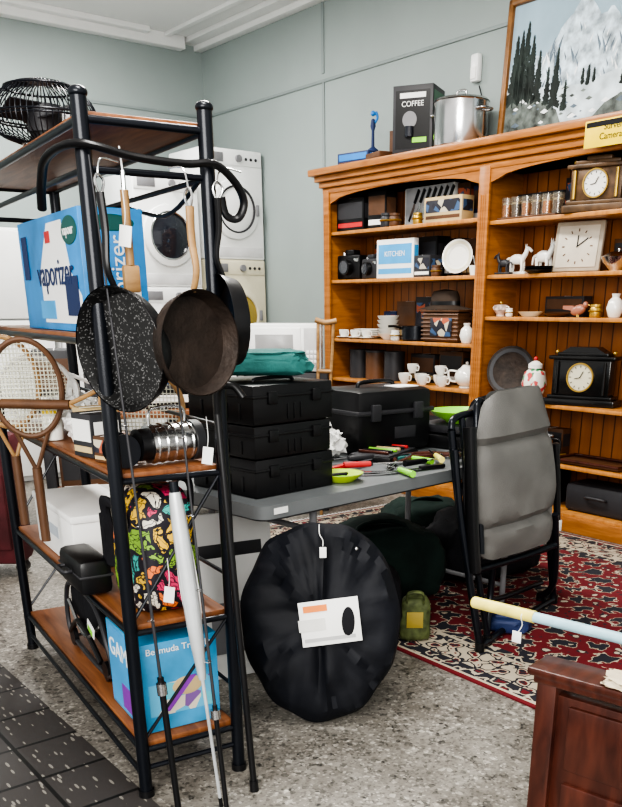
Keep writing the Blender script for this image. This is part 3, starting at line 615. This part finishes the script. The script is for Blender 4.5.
lays=[(.64,.16,2.6,0),(.70,.28,.2,2),(.78,.10,1.2,1),(.80,.40,2.9,2),(.90,.22,.5,0),(.95,.10,-.1,1),(1.0,.36,2.2,2),(1.08,.16,.9,1),(1.12,.30,.1,2),(1.2,.10,.4,1),(1.25,.22,2.8,0),(.66,.38,.8,1),(.86,.08,2.9,2),(.74,.2,-.5,1),(1.02,.24,1.5,1),(.92,.34,-.3,2),(1.16,.2,2.4,1),(1.3,.12,1.0,2)]
for i,(u,v,an,ty) in enumerate(lays):
    b=B(('garden_shears','screwdriver','kitchen_knife')[ty]); m=hs[i%12]
    if ty==0:
        for sx in(-1,1):
            b.tube([(0,0,.01),(.05,sx*.015,.01),(.12,sx*.035,.01),(.2,sx*.03,.01)],lambda t:.005+.006*min(1,t*2),m,8,flat=1)
            b.prism([(0,-.008),(-.1,-.004*sx),(-.16,0),(-.09,.014*sx+.002),(0,.01)],.003,chrome,T(0,0,.008+.003*sx))
        b.cyl((0,0,.002),(0,0,.018),.008,chrome)
    elif ty==1:
        b.cyl((-.12,0,.014),(-.01,0,.014),.013,m,.011,12); b.cyl((-.01,0,.014),(-.002,0,.014),.008,black,seg=12); b.cyl((-.002,0,.014),(.13,0,.014),.0035,chrome,seg=8)
    else:
        b.box((-.08,0,.009),(.12,.024,.016),m,bev=.006); b.prism([(-.02,-.012),(.14,-.012),(.16,0),(.13,.012),(-.02,.014)],.002,dark if i%2 else chrome,T(0,0,.006))
    b.done(TT(u,v,.7415+.014*(i%2)),A_+an)
b=B('craft_tool_tray'); b.box((0,0,.012),(.3,.2,.02),black,bev=.006); b.box((0,0,.024),(.28,.18,.008),dark)
for i in range(6): b.cyl((-.1+.04*i,-.07,.034),(-.09+.04*i,.07,.034),.007,[maho,black,lime,beige,black,red][i],seg=10)
b.done(TT(1.02,.40,.7415),A_+.3)
# ---------------- round bag
b=B('popup_tent_bag')
N=84
t=bmesh.new(); rings=[]
for j,(k_,dz) in enumerate([(0,.05),(.15,.052),(.3,.052),(.45,.052),(.6,.05),(.75,.046),(.87,.04),(.96,.026),(1,0),(.97,-.025),(.85,-.04),(.5,-.05),(0,-.05)]):
    ring=[]
    if k_==0: rings.append([t.verts.new((0,-dz,0))]); continue
    for i in range(N):
        a=2*math.pi*i/N; x=math.cos(a);y=math.sin(a)
        wr=1+(.010*math.sin(a*11+1)+.03*noise.noise(Vector((x*2.6,y*2.6,.3))))*k_
        px=.272*x*k_*wr; pz=.355*y*k_*wr
        if y>0: px*=1-.06*y*k_
        if y>.75: pz-=.03*(y-.75)/.25*k_
        fold=.020*noise.noise(Vector((px*34,pz*4,2)))*(1.2 if abs(y)>.2 else .5)+.014*noise.noise(Vector((px*9,pz*18,7)))
        ring.append(t.verts.new((px,-dz+(fold if dz>0 else 0)*(1.2 if k_<.97 else .5),pz)))
    rings.append(ring)
for a,c in zip(rings,rings[1:]):
    for i in range(N):
        j=(i+1)%N
        if len(a)==1: t.faces.new((a[0],c[i],c[j]))
        elif len(c)==1: t.faces.new((a[i],a[j],c[0]))
        else: t.faces.new((a[i],a[j],c[j],c[i]))
bagm=mat('nylon_black',(.006,.007,.011),.62,var=.3,bump=.4,bscale=9,spec=.3)
b.add(t,None,bagm)
b.box((.03,-.070,.0),(.2,.004,.15),whitep,rot=(0,rad(-6),0),bev=.001)
b.box((-.02,-.0730,.045),(.08,.002,.022),orange,rot=(0,rad(-6),0),bev=0); b.sph((.09,-.073,.0),(.022,.003,.05),blackc); b.box((-.03,-.073,-.01),(.09,.002,.04),mat('grey_print2',(.6,.6,.57),.6),rot=(0,rad(-6),0),bev=0); b.box((.03,-.073,-.055),(.17,.002,.012),mat('grey_print3',(.4,.4,.4),.6),rot=(0,rad(-6),0),bev=0)
b.tube([(.0,-.04,.32),(-.0,-.065,.29),(.01,-.07,.27),(.01,-.072,.25)],.0015,whitep,8); b.box((.01,-.074,.23),(.022,.002,.035),whitep)
b.sph((.12,-.062,.24),.007,chrome)
b.done(R(-.1,2.77,.358),0,rot=(rad(-12),0,PH+.06))
b=B('white_foam_board'); b.box((0,0,.32),(.34,.02,.64),whitep,rot=(0,0,0)); b.box((0,-.012,.5),(.25,.003,.05),dark); b.box((0,-.012,.2),(.2,.003,.2),grey); b.done(R(-.43,3.12,.0),0,rot=(rad(-6),0,PH+.5))
def duffel(name,c,rz,r,m,seed=1):
    b=B(name); b.blob((0,0,0),r,m,.14,3,4,seed,.65); b.tube([(-r[0]*.4,-r[1]*.8,r[2]*1.0),(-r[0]*.35,-r[1]*.4,r[2]*1.9),(r[0]*.35,-r[1]*.4,r[2]*1.9),(r[0]*.4,-r[1]*.8,r[2]*1.0)],.01,m,8,flat=2)
    b.tube([(-r[0]*.8,0,r[2]*1.68),(0,.0,r[2]*1.74),(r[0]*.8,0,r[2]*1.68)],.006,dark,6); b.done(c,rz)
duffel('duffel_bag',R(.12,4.05,.009),PH+.3,(.32,.2,.2),dgreen,1)
duffel('duffel_bag',R(.70,4.45,.009),PH+.5,(.3,.2,.19),blackc,4)
duffel('duffel_bag',R(-.02,3.42,.009),PH+.6,(.22,.16,.2),blackc,7)
duffel('duffel_bag',R(.70,3.60,.009),PH-.3,(.10,.07,.04),navy,9)
duffel('duffel_bag',R(.42,4.95,.009),PH+.2,(.25,.16,.16),dgreen,12)
b=B('green_tote_bag'); olive=mat('olive_print',(.09,.11,.04),.7,var=.5,scale=30)
b.blob((0,0,0),(.07,.045,.1),olive,.1,3,4,3,.5); b.box((0,-.047,.1),(.07,.006,.07),mat('mustard',(.4,.3,.06),.6),bev=.002); b.tube([(-.035,-.03,.16),(-.03,-.05,.22),(.03,-.05,.22),(.035,-.03,.16)],.005,olive,8,flat=2); b.done(R(.275,3.5,.009),PH)
# ---------------- chair (folded padded)
b=B('folding_camp_chair')
TL=Vector((.520,3.48,1.037));TR=Vector((.800,3.80,1.043));BL=Vector((.53,3.42,.37));BR=Vector((.880,3.70,.394))
def pad(TL,TR,BL,BR,th,m,bul,seam):
    t=bmesh.new(); nu,nv=16,24; G=[[],[]]
    nrm=(TR-TL).cross(BL-TL).normalized()
    if nrm.y>0: nrm=-nrm
    sx=(TL-TR).normalized()
    for sd in(0,1):
        for j in range(nv+1):
            row=[]
            for i in range(nu+1):
                u=i/nu;v=j/nv
                p=(TL*(1-u)+TR*u)*(1-v)+(BL*(1-u)+BR*u)*v
                p+=sx*(1-u)*bul*math.sin(math.pi*min(1,v*1.15))**.7
                ed=max(0,math.sin(math.pi*u))**.3*max(0,math.sin(math.pi*(.02+.96*v)))**.25
                cr=max(0,abs(u-.5)*2-.7)/.3
                if v<.25: p.z-=.035*cr**2*(1-v/.25)
                if v>.85: p.z+=.03*cr**2*(v-.85)/.15
                q=p+nrm*(th*ed*(1 if sd==0 else -.4))+nrm*(.03*math.sin(v*math.pi))
                if sd==0:
                    for s_ in seam: q-=nrm*(.03*math.exp(-((v-s_)/.022)**2))
                    q+=nrm*.009*noise.noise(p*12)
                row.append(t.verts.new(q))
            G[sd].append(row)
        for j in range(nv):
            for i in range(nu): t.faces.new((G[sd][j][i],G[sd][j][i+1],G[sd][j+1][i+1],G[sd][j+1][i]))
    bmesh.ops.remove_doubles(t,verts=t.verts,dist=.004)
    b.add(t,None,m)
    return nrm
nn=pad(TL,TR,BL,BR,.055,greyf,.09,(.30,.8))
off=-nn*.06
pad(TL+off+Vector((-.01,0,-.03)),TR+off,BL+off+Vector((-.02,0,-.02)),BR+off,.04,dark,.06,(.5,))
b.tube([TL+Vector((0,0,-.05)),TL*.65+BL*.35+Vector((-.07,-.06,0)),TL*.3+BL*.7+Vector((-.065,-.055,0)),BL+Vector((0,0,.03))],.006,dark,8)
def P3(*a): return [Vector(x) for x in a]
b.tube(P3((.385,3.36,.91),(.44,3.36,.55),(.54,3.35,.03)),.016,blackm,10)
b.tube(P3((.43,3.42,.95),(.485,3.42,.55),(.585,3.43,.03)),.013,blackm,10)
b.tube(P3((.83,3.82,.90),(.90,3.9,.5),(.985,3.98,.03)),.016,blackm,10)
b.tube(P3((.54,3.35,.028),(.76,3.68,.028),(.985,3.98,.028)),.016,blackm,10)
b.tube(P3((.385,3.36,.91),(.41,3.4,.955),(.6,3.62,.96),(.79,3.8,.945),(.83,3.82,.90)),.014,blackm,10)
b.tube(P3((.53,3.38,.42),(.49,3.45,.95),(.52,3.5,1.0)),.013,blackm,10)
b.tube(P3((.90,3.74,.50),(.95,3.86,.16),(.93,4.02,.03)),.016,blackm,10)
b.tube(P3((.52,3.40,.35),(.6,3.60,.15),(.93,4.02,.1)),.012,blackm,10)
b.tube(P3((.5,3.40,.34),(.72,3.60,.34),(.91,3.74,.36)),.016,blackm,10)
b.tube(P3((.60,3.50,.34),(.6,3.52,.2),(.58,3.44,.03)),.014,blackm,10)
b.tube(P3((.455,3.36,.92),(.465,3.345,.75),(.485,3.335,.5),(.50,3.33,.36)),.026,black,12,flat=1.5)
b.tube(P3((.40,3.34,.84),(.43,3.33,.6),(.48,3.325,.34)),.014,blackm,10)
b.tube(P3((.885,3.78,.80),(.905,3.79,.65),(.925,3.80,.45)),.016,black,12,flat=1.2)
for p in((.54,3.35,.022),(.985,3.98,.022),(.585,3.43,.022),(.93,4.02,.022)): b.cyl((p[0],p[1],.009),(p[0],p[1],.05),.02,black)
b.box((.93,3.77,.44),(.03,.006,.05),whitep,rot=(0,0,.8))
b.done((0,0,0),PH)
# ---------------- right foreground wooden cabinet + pole
al=PH+math.atan2(-.636,.771)
b=B('wooden_cabinet')
b.box((.45,.05,.489),(.94,.11,.022),maho,bev=.006); b.box((.45,.05,.468),(.91,.09,.02),maho,bev=.004)
for x in(.03,.87): b.box((x,.05,.23),(.055,.075,.458),maho,bev=.005)
b.box((.45,.055,.25),(.8,.05,.36),maho,bev=.003); b.box((.45,.03,.32),(.72,.02,.18),maho,bev=.006); b.box((.45,.03,.12),(.72,.02,.14),maho,bev=.006)
for x in(.3,.65): b.cyl((x,.02,.32),(x,-.005,.32),.016,brass)
b.done(R(.466,2.009,.001),al)
b=B('cream_cloth'); b.blob((0,0,0),(.16,.045,.014),mat('cream_linen',(.6,.52,.38),.8),.2,4,4,2,.5); b.done(R(.466+.771*.36,2.009-.636*.36+.04,.502),al)
b=B('wooden_stool'); b.cyl((0,0,.475),(0,0,.5),.15,maho,seg=32)
for i in range(4):
    a=i*math.pi/2+.4; b.cyl((.1*math.cos(a),.1*math.sin(a),.476),(.13*math.cos(a),.13*math.sin(a),0.002),.014,maho,.011,12)
b.done(R(1.03,1.92,0))
b=B('pool_net_pole')
b.cyl((0,0,0),(.2,0,0),.018,yelo,seg=24); b.cyl((.2,0,0),(.203,0,0),.0185,yelo,seg=24); b.cyl((.2,0,0),(1.15,0,0),.0155,lblue,seg=24); b.sph((0,0,0),(.012,.018,.018),yelo)
b.tube([(.17,0,.017),(.17,-.02,0),(.17,-.01,-.03),(.155,-.01,-.06)],.0015,whitep,6); b.box((.155,-.01,-.07),(.03,.002,.035),whitep)
b.done(R(.376,2.47,.5195),PH+math.atan2(-.305,.352))
# ---------------- left metal rack
RA=PH+rad(32); RO=R(-.602,2.225)
def K(x,y,z=0): return R(-.602+.848*x-.53*y,2.225+.53*x+.848*y,z)
b=B('metal_shelf_rack')
RW,RL=.30,1.40; SZ=[1.76,1.284,.946,.528,.167]
for x in(0,RW):
    for y in(0,RL): b.cyl((x,y,.0),(x,y,1.79),.0185,blackm,seg=20); b.sph((x,y,1.79),(.022,.022,.014),blackm); b.cyl((x,y,0.0),(x,y,.02),.023,black)
for z in SZ:
    b.box((RW/2,RL/2,z-.011),(RW-.012,RL-.03,.02),oakw,bev=.003)
    for x in(0,RW): b.cyl((x,0,z-.02),(x,RL,z-.02),.009,blackm,seg=10)
    for y in(0,RL): b.cyl((0,y,z-.02),(RW,y,z-.02),.009,blackm,seg=10)
for y in(0,RL):
    b.cyl((0,y,1.64),(RW,y,1.64),.008,blackm,seg=10)
    for z0,z1 in((.17,.52),(.53,.94)): b.cyl((0,y,z0),(RW,y,z1),.005,blackm,seg=8)
b.cyl((0,0,1.64),(0,RL,1.64),.007,blackm,seg=10); b.cyl((RW,0,1.64),(RW,RL,1.64),.007,blackm,seg=10)
b.tube([(RW,.05,1.64),(RW,.3,1.58),(RW,.7,1.63),(RW,1.1,1.58),(RW,1.35,1.64)],.006,blackm)
for z in(1.05,.63,.28):
    b.cyl((RW,0,z),(RW,RL,z),.006,blackm,seg=8)
b.cyl((0,0,.09),(RW,0,.09),.008,blackm,seg=8); b.cyl((0,0,.06),(0,RL,.06),.008,blackm,seg=8)
b.done(RO,RA)
b=B('desk_fan')
for i in range(56):
    a=2*math.pi*i/56; ca,sa=math.cos(a),math.sin(a)
    b.tube([(.035*ca,.035*sa,.19),(.09*ca,.09*sa,.178),(.135*ca,.135*sa,.14),(.15*ca,.15*sa,.10),(.135*ca,.135*sa,.055),(.07*ca,.07*sa,.03)],.0017,blackm,5,False,3)
for r_,z_ in((.15,.10),(.148,.092),(.036,.19),(.105,.172),(.07,.03)): b.tube([(r_*math.cos(2*math.pi*i/28),r_*math.sin(2*math.pi*i/28),z_) for i in range(28)],.003,blackm,6,True,1)
b.cyl((0,0,.186),(0,0,.194),.036,dark); b.cyl((0,0,.0),(0,0,.06),.055,black,.045); b.cyl((0,0,.06),(0,0,.13),.05,dark)
for i in range(4):
    b.box((.075,0,0),(.11,.09,.003),dark,bev=0,M=T(0,0,.11)@Matrix.Rotation(i*math.pi/2+.3,4,'Z')@RX(25))
b.tube([(.05,0,.03),(.10,.02,.015),(.12,.1,.012),(.1,.18,.012)],.012,black,8)
b.done(K(.12,.74,1.762),RA)
# vaporizer carton
b=B('boxed_vaporizer'); vb=mat('box_blue',(.035,.25,.58),.4,var=.35,scale=5)
d=(.17,.66,.30)
b.box((0,0,.15),d,vb,bev=.002)
b.prism([(-.10,.02),(.30,.02),(.30,.09),(.22,.15),(.17,.28),(.02,.28),(-.10,.16)],.001,whitep,T(-.0852,0,0)@RZ(-90)@UP)
b.box((-.0875,.05,.055),(.0016,.16,.05),lb,bev=0); b.box((-.0875,-.02,.245),(.0016,.05,.03),red,bev=0); b.box((-.0875,-.22,.09),(.0016,.12,.10),navy,bev=0); b.box((-.0875,.26,.2),(.0016,.06,.12),navy,bev=0)
gl_=mat('label_green',(.008,.09,.08),.4)
b.sph((-.086,-.24,.25),(.002,.075,.035),gl_); b.sph((0,-.3307,.265),(.06,.002,.02),gl_)
b.text('vaporizer',.10,navy,T(-.0885,-.06,.15)@RZ(-90)@RX(90)); b.text('vapour',.036,whitep,T(-.0895,-.24,.25)@RZ(-90)@RX(90))
b.text('vaporizer',.058,whitep,T(0.01,-.333,.125)@RX(90)@RZ(90))
b.box((.05,-.3308,.08),(.03,.0016,.08),whitep,bev=0)
b.done(K(.117,.54,1.2845),RA)
b=B('rolled_magazines')
for i in range(4): b.cyl((0,i*.07,0),(0.0,i*.07,.2+.02*i),.03,[beige,brown,whitep,dark][i])
b.done(K(.15,1.0,1.2845),RA)
# pans
def pan(name,c,r,yaw,mi,mo,hm,hl=.2,tilt=0,hang=.1):
    b=B(name); M=RX(90)
    b.lathe([(0,0),(r*.86,0),(r*.9,.005),(r,.045),(r*.985,.047),(r*.87,.009),(0,.006)],mi,M,56)
    b.lathe([(0,-.001),(r*.84,-.001),(r*.9,.003),(r*1.005,.044),(r*1.003,.048)],mo,M,56)
    b.tube([(0,-.03,r*.96),(0,-.045,r+.04),(0,-.035,r+hl*.6),(0,-.035,r+hl)],lambda t:.008+.003*t,hm,10,flat=.8)
    b.tube([(0,-.035,r+hl-.01),(.0,-.045,r+hl+.02),(0,-.035,r+hl+.035),(0,-.02,r+hl+.02),(0,-.035,r+hl-.01)],.003,chrome,8)
    b.tube([(0,-.035,r+hl+.03),(0,-.02,r+hl+.05+hang*.5),(0,.03,r+hl+.03+hang)],.002,chrome,6)
    b.done(c,0,rot=(rad(tilt),0,yaw))
pan('frying_pan',K(.05,-.075,1.255),.142,PH-rad(33),spk,black,black,.19,4,.03)
pan('frying_pan',K(.155,-.165,1.268),.118,PH+rad(50),rust,rust,midw,.17,0,.05)
pan('frying_pan',K(.345,-.03,1.31),.115,PH-rad(62),black,black,black,.17,0,.03)
b=B('rubber_hose'); b.tube([(-.03,.30,1.58),(-.04,.24,1.63),(-.05,.12,1.675),(-.02,-.035,1.685),(.1,-.05,1.665),(.22,-.05,1.66),(.30,-.045,1.665),(.36,-.03,1.63),(.385,-.02,1.59),(.37,-.015,1.555),(.34,-.01,1.56),(.33,-.01,1.6)],.009,black,10,flat=1.3); b.done(RO,RA)
b=B('wooden_handled_brush'); b.tube([(0,0,.0),(0,0,.08),(0.0,0,.16)],.010,midw,10); b.cyl((0,0,.16),(0,0,.2),.006,chrome,seg=8); b.box((0,0,-.03),(.04,.02,.06),midw,bev=.005); b.tube([(0,0,.2),(0,.01,.25)],.002,whitep,6); b.done(K(.08,-.02,1.44),RA)
for i,(x,y,z) in enumerate(((.06,-.06,1.5),(.1,-.05,.62),(.24,-.04,.98))):
    b=B('price_tag'); b.box((0,0,0),(.028,.001,.045),whitep,bev=0,rot=(0,.15,0)); b.tube([(0,0,.02),(.004,.0,.05),(0,.01,.1)],.001,whitep,6); b.done(K(x,y,z),PH)
# shelf .946
b=B('plastic_shopping_bag'); b.blob((0,0,0),(.09,.12,.06),plastic,.35,5,4,8,.85); b.tube([(0,-.05,.1),(0,-.06,.15),(0,0,.16),(0,.04,.1)],.01,plastic,6,flat=2); b.done(K(.14,.86,.948),RA)
b=B('plastic_shopping_bag'); b.blob((0,0,0),(.05,.07,.045),plastic,.35,5,4,18,.85); b.tube([(0,-.03,.07),(0,-.03,.11),(0,.03,.10),(0,.03,.07)],.008,plastic,6,flat=2); b.done(K(.10,.62,.948),RA)
b=B('glass_jar'); b.lathe([(0,0),(.03,0),(.032,.01),(.032,.07),(.026,.08),(0,.08)],china); b.cyl((0,0,.08),(0,0,.093),.028,yel); b.done(K(.03,.72,.948))
carton('small_carton',K(.06,.33,.948),(.1,.1,.12),RA-1.3,dark,beige,whitep); 
carton('small_carton',K(.10,.47,.948),(.1,.1,.12),RA-1.4,beige,brown,brown)
carton('small_carton',K(.055,.20,.948),(.07,.06,.07),RA-1.2,brown,beige,patc)
b=B('camping_lantern'); b.cyl((-.07,0,.055),(.06,0,.055),.05,chrome,seg=28); b.cyl((-.1,0,.055),(-.07,0,.055),.042,black,seg=28); b.cyl((.06,0,.055),(.085,0,.055),.054,dark,seg=28)
for i in range(5): b.lathe([(.05,0),(.053,.004),(.05,.008)],chrome,T(-.06+i*.026,0,.055)@RY(90))
b.tube([(-.06,0,.1),(-.05,0,.145),(.04,0,.145),(.05,0,.1)],.004,chrome); b.done(K(.19,.1,.948),RA+.15)
b=B('fishing_reel'); b.cyl((0,-.025,.045),(0,.025,.045),.028,gridm); b.cyl((0,-.03,.045),(0,-.024,.045),.044,blackm); b.cyl((0,.024,.045),(0,.03,.045),.044,blackm); b.tube([(0,.03,.045),(0,.05,.045),(.03,.05,.06)],.005,chrome); b.sph((.035,.05,.062),.01,black); b.box((0,0,.003),(.08,.015,.006),chrome); b.done(K(.05,.09,.948),RA)
def racket(name,c,m,dr,yaw=0,a=.15,h_=.115,rx=0,hl=.34):
    b=B(name); pts=[(0,a*math.sin(2*math.pi*i/28),h_*math.cos(2*math.pi*i/28)) for i in range(28)]
    b.tube(pts,.009,m,8,True,2)
    for i in range(-8,9):
        z=i*h_/9; w=a*math.sqrt(max(0,1-(z/h_)**2)); b.cyl((0,-w,z),(0,w,z),.0014,gridm,seg=4)
    for i in range(-10,11):
        y=i*a/11; w=h_*math.sqrt(max(0,1-(y/a)**2)); b.cyl((0,y,-w),(0,y,w),.0014,gridm,seg=4)
    b.tube([(0,dr*a*.85,h_*.5),(0,dr*(a+.06),.02),(0,dr*(a+.11),0)],.007,m,8); b.tube([(0,dr*a*.85,-h_*.5),(0,dr*(a+.06),-.02),(0,dr*(a+.11),0)],.007,m,8); b.cyl((0,dr*(a+.1),0),(0,dr*(a+hl),0),.015,brown)
    b.done(c,0,rot=(rx,0,yaw))
F1=PH+rad(110)
# upright ones hung on the near edge of the shelf, heads facing the aisle; others lying on edge
racket('tennis_racket',K(-.045,.98,1.11),midw,-1,F1,.145,.105,rad(90))
racket('tennis_racket',K(-.04,.70,1.11),brown,-1,F1-.15,.145,.105,rad(90))
racket('tennis_racket',K(.10,1.20,1.066),whitep,-1,F1,.13,.112)
racket('tennis_racket',K(.235,.44,1.066),midw,1,RA+rad(50),.13,.112)
# shelf .528
b=B('white_storage_box'); b.box((0,0,.08),(.24,.5,.16),whitep,bev=.004); b.box((0,0,.172),(.25,.52,.026),whitep,bev=.006); b.box((-.1208,.0,.09),(.0016,.12,.04),mat('lbl',(.5,.55,.6),.6),bev=0); b.box((-.1208,.17,.09),(.0016,.07,.07),mat('lbl',(.5,.55,.6),.6),bev=0); b.done(K(.145,.86,.53),RA)
b=B('butterfly_tote_bag'); b.blob((0,0,0),(.1,.15,.185),tote,.06,3,4,6,.5); b.tube([(-.09,-.07,.25),(-.115,-.06,.3),(-.12,.04,.3),(-.10,.08,.2),(-.1,.1,.1)],.010,blackc,8,flat=2); b.tube([(.09,-.07,.25),(.1,-.06,.35),(.1,.04,.35),(.09,.06,.25)],.008,blackc,8,flat=2)
b.box((-.105,.13,.14),(.012,.03,.22),blackc)
b.done(K(.15,.19,.53),RA)
b=B('instrument_case'); b.box((0,0,.06),(.1,.24,.11),black,bev=.02); b.box((0,0,.065),(.104,.244,.008),dark); b.tube([(-.052,-.04,.07),(-.075,-.035,.07),(-.075,.035,.07),(-.052,.04,.07)],.006,dark); b.done(K(.005,.42,.531),RA)
# bottom shelf
b=B('board_game_box'); gb=mat('game_blue',(.05,.30,.54),.4,var=.35,scale=6)
b.box((0,0,.14),(.24,.3,.28),gb,bev=.002); b.box((-.1208,0,.14),(.0016,.28,.26),lb,bev=0); b.box((0,-.1508,.1),(.2,.0016,.1),vor('game_art',[(.1,.4,.6),(.4,.3,.25),(.2,.1,.3),(.1,.45,.55),(.6,.55,.45)],20),bev=0)
b.box((-.122,-.04,.06),(.0016,.15,.08),purple,bev=0); b.sph((.02,-.151,.13),(.05,.002,.03),beige); b.prism([(-.1,0),(-.07,0),(.02,.1),(-.01,.1)],.002,purple,T(.03,-.151,.06)@UP)
b.text('Bermuda Triangle',.028,whitep,T(0,-.1522,.255)@UP); b.text('GAME',.08,whitep,T(-.1225,0.02,.2)@RZ(-90)@RX(90)); b.done(K(.15,.2,.169),RA)
b=B('folded_luggage_trolley'); 
b.box((0,0,.16),(.18,.5,.14),blackc,bev=.03,rot=(.08,0,0)); b.box((0,.05,.25),(.15,.38,.05),black,bev=.02)
b.tube([(-.1,-.24,.03),(-.11,-.26,.16),(-.1,-.1,.25),(-.1,.2,.24),(-.1,.26,.06),(-.1,.1,.02)],.009,dark,8,True); b.tube([(.09,-.24,.03),(.1,-.26,.16),(.09,-.1,.23),(.09,.2,.22),(.09,.26,.06),(.09,.1,.02)],.009,chrome,8,True)
b.tube([(-.105,-.2,.2),(-.11,0,.1),(-.105,.2,.18)],.007,chrome,8); b.tube([(-.105,-.15,.05),(-.11,.05,.14),(-.105,.22,.05)],.01,black,8)
for x in(-.1,.1):
    for y in(-.2,.2): b.cyl((x-.008,y,.036),(x+.008,y,.036),.035,black)
b.cyl((-.1,-.2,.036),(.1,-.2,.036),.006,chrome);b.cyl((-.1,.2,.036),(.1,.2,.036),.006,chrome)
b.box((-.122,-.13,.17),(.004,.07,.04),whitep,rot=(.3,0,0)); b.box((-.125,-.13,.165),(.002,.05,.02),lime,rot=(.3,0,0)); b.done(K(.16,.70,.168),RA)
# umbrella
b=B('folded_umbrella'); p1=R(-.452,2.21,.93)-R(-.372,2.158,0); p0=Vector((0,0,0))
def L3(t): return p0.lerp(p1,t)
b.tube([L3(0),L3(.5)],.005,silver,8,sub=1); b.tube([L3(.42),L3(.5),L3(.6),L3(.75),L3(.9),L3(.97)],lambda t:.007+.016*math.sin(math.pi*min(1,t*.8+.05)),silver,10)
for i in range(5):
    a=i*1.256; o=Vector((.017*math.cos(a),.017*math.sin(a),0)); b.tube([L3(.5)+o*.6,L3(.7)+o*1.3,L3(.93)+o*.7],.005,[silver,whitep][i%2],6)
b.tube([L3(.96),L3(1.0)],.012,blackm,10,sub=1); b.tube([L3(0),L3(.03)],.006,black,8,sub=1)
b.done(R(-.372,2.158,.003))
def rod(q0,q1,r=.009):
    b=B('fishing_rod'); q1=q1-q0
    b.tube([(0,0,0),q1*.25],r,black,10,sub=1); b.tube([q1*.25,q1*.6,q1],lambda t:.005-.003*t,dark,8,sub=2); b.cyl(q1*.22,q1*.24,.014,chrome)
    for f in(.35,.5,.65,.8): b.lathe([(.008,-.001),(.010,0),(.008,.001)],chrome,Matrix.Translation(q1*f+Vector((.01,-.01,0))),16)
    b.done(q0)
rod(R(-.49,2.13,.003),R(-.575,2.165,1.66)); rod(R(-.35,2.12,.003),R(-.44,2.26,1.3),.007)
b=B('walking_stick'); q0=R(-.285,2.245,0.003); q1=R(-.345,2.315,1.1)-q0
b.tube([(0,0,0),q1*.5,q1],.0095,black,10,sub=1); b.cyl((0,0,0),q1*.03,.013,black); b.tube([q1*.99,q1+Vector((0.01,0,.05)),q1+Vector((.03,.03,.06)),q1+Vector((.05,.05,.03))],.010,black); b.done(q0)
# behind rack
b=B('red_suitcase'); b.box((0,0,.4),(.42,.22,.68),clothr,bev=.04); b.box((0,-.12,.35),(.34,.03,.4),clothr,bev=.01); b.tube([(-.08,0,.74),(-.07,0,.79),(.07,0,.79),(.08,0,.74)],.012,black)
for x in(-.17,.17): b.cyl((x,-.03,.03),(x,.03,.03),.03,black); b.box((x,0,.06),(.03,.1,.03),black)
b.done(R(-1.95,4.55,0),PH)
WB=R(-1.35,5.78,0)
b=B('work_bench'); b.box((0,0,.72),(1.3,.6,.04),oakw)
for x in(-.6,.6):
    for y in(-.25,.25): b.box((x,y,.35),(.06,.06,.7),dark)
b.box((0,.0,.2),(1.2,.5,.03),oakw); b.done(WB,PH+.3)
for i,(u,w,h,m,f) in enumerate(((-.5,.26,.36,dark,brown),(-.18,.32,.22,black,dark),(.16,.3,.34,black,patc),(.48,.26,.24,dark,whitep))):
    p=WB+Vector((math.cos(PH+.3)*u,math.sin(PH+.3)*u,.741)); carton('storage_box',p,(w,.34,h),PH+.3,m,whitep,f)
for i,u in enumerate((-.38,.0,.36)):
    p=WB+Vector((math.cos(PH+.3)*u,math.sin(PH+.3)*u,.217)); carton('storage_box',p,(.33,.4,.3+.05*i),PH+.3,[brown,dark,navy][i],whitep,[dark,brown,patc][i])
# ---------------- camera
cam=bpy.data.cameras.new('cam'); co=bpy.data.objects.new('camera',cam); S.collection.objects.link(co)
co.location=(0,0,1.35); co.rotation_euler=(rad(90-21.41),0,PH)
cam.sensor_fit='VERTICAL'; cam.sensor_height=36; cam.lens=865/807*36
cam.shift_x=-(350-311)/807; cam.shift_y=(645-403.5)/807
cam.clip_start=.05; S.camera=co
# ---------------- lights
w=bpy.data.worlds.new('world'); S.world=w; w.use_nodes=True; bg=w.node_tree.nodes['Background']; bg.inputs[0].default_value=(1,.98,.95,1); bg.inputs[1].default_value=1.05
def area(name,loc,target,sx,sy,e,col=(1,1,1)):
    l=bpy.data.lights.new(name,'AREA'); l.shape='RECTANGLE'; l.size=sx; l.size_y=sy; l.energy=e; l.color=col
    o=bpy.data.objects.new(name,l); S.collection.objects.link(o); o.location=loc; o.rotation_euler=(Vector(target)-Vector(loc)).to_track_quat('-Z','Y').to_euler()
area('shopfront_window_light',(.8,-1.8,2.3),(-3.5,3,1),3,2.2,270,(1,.98,.94))
area('ceiling_light',(-4.0,2.6,3.5),(-4.0,2.6,0),1.6,.5,130,(1,.97,.92))
area('ceiling_light_far',(-6.6,3.0,3.5),(-6.6,3.0,0),1.2,.4,85,(1,.98,.95))
area('ceiling_light_near',(-1.6,1.0,3.5),(-1.6,1.0,0),1.2,.4,70,(1,.98,.94))
S.view_settings.look='AgX - High Contrast'
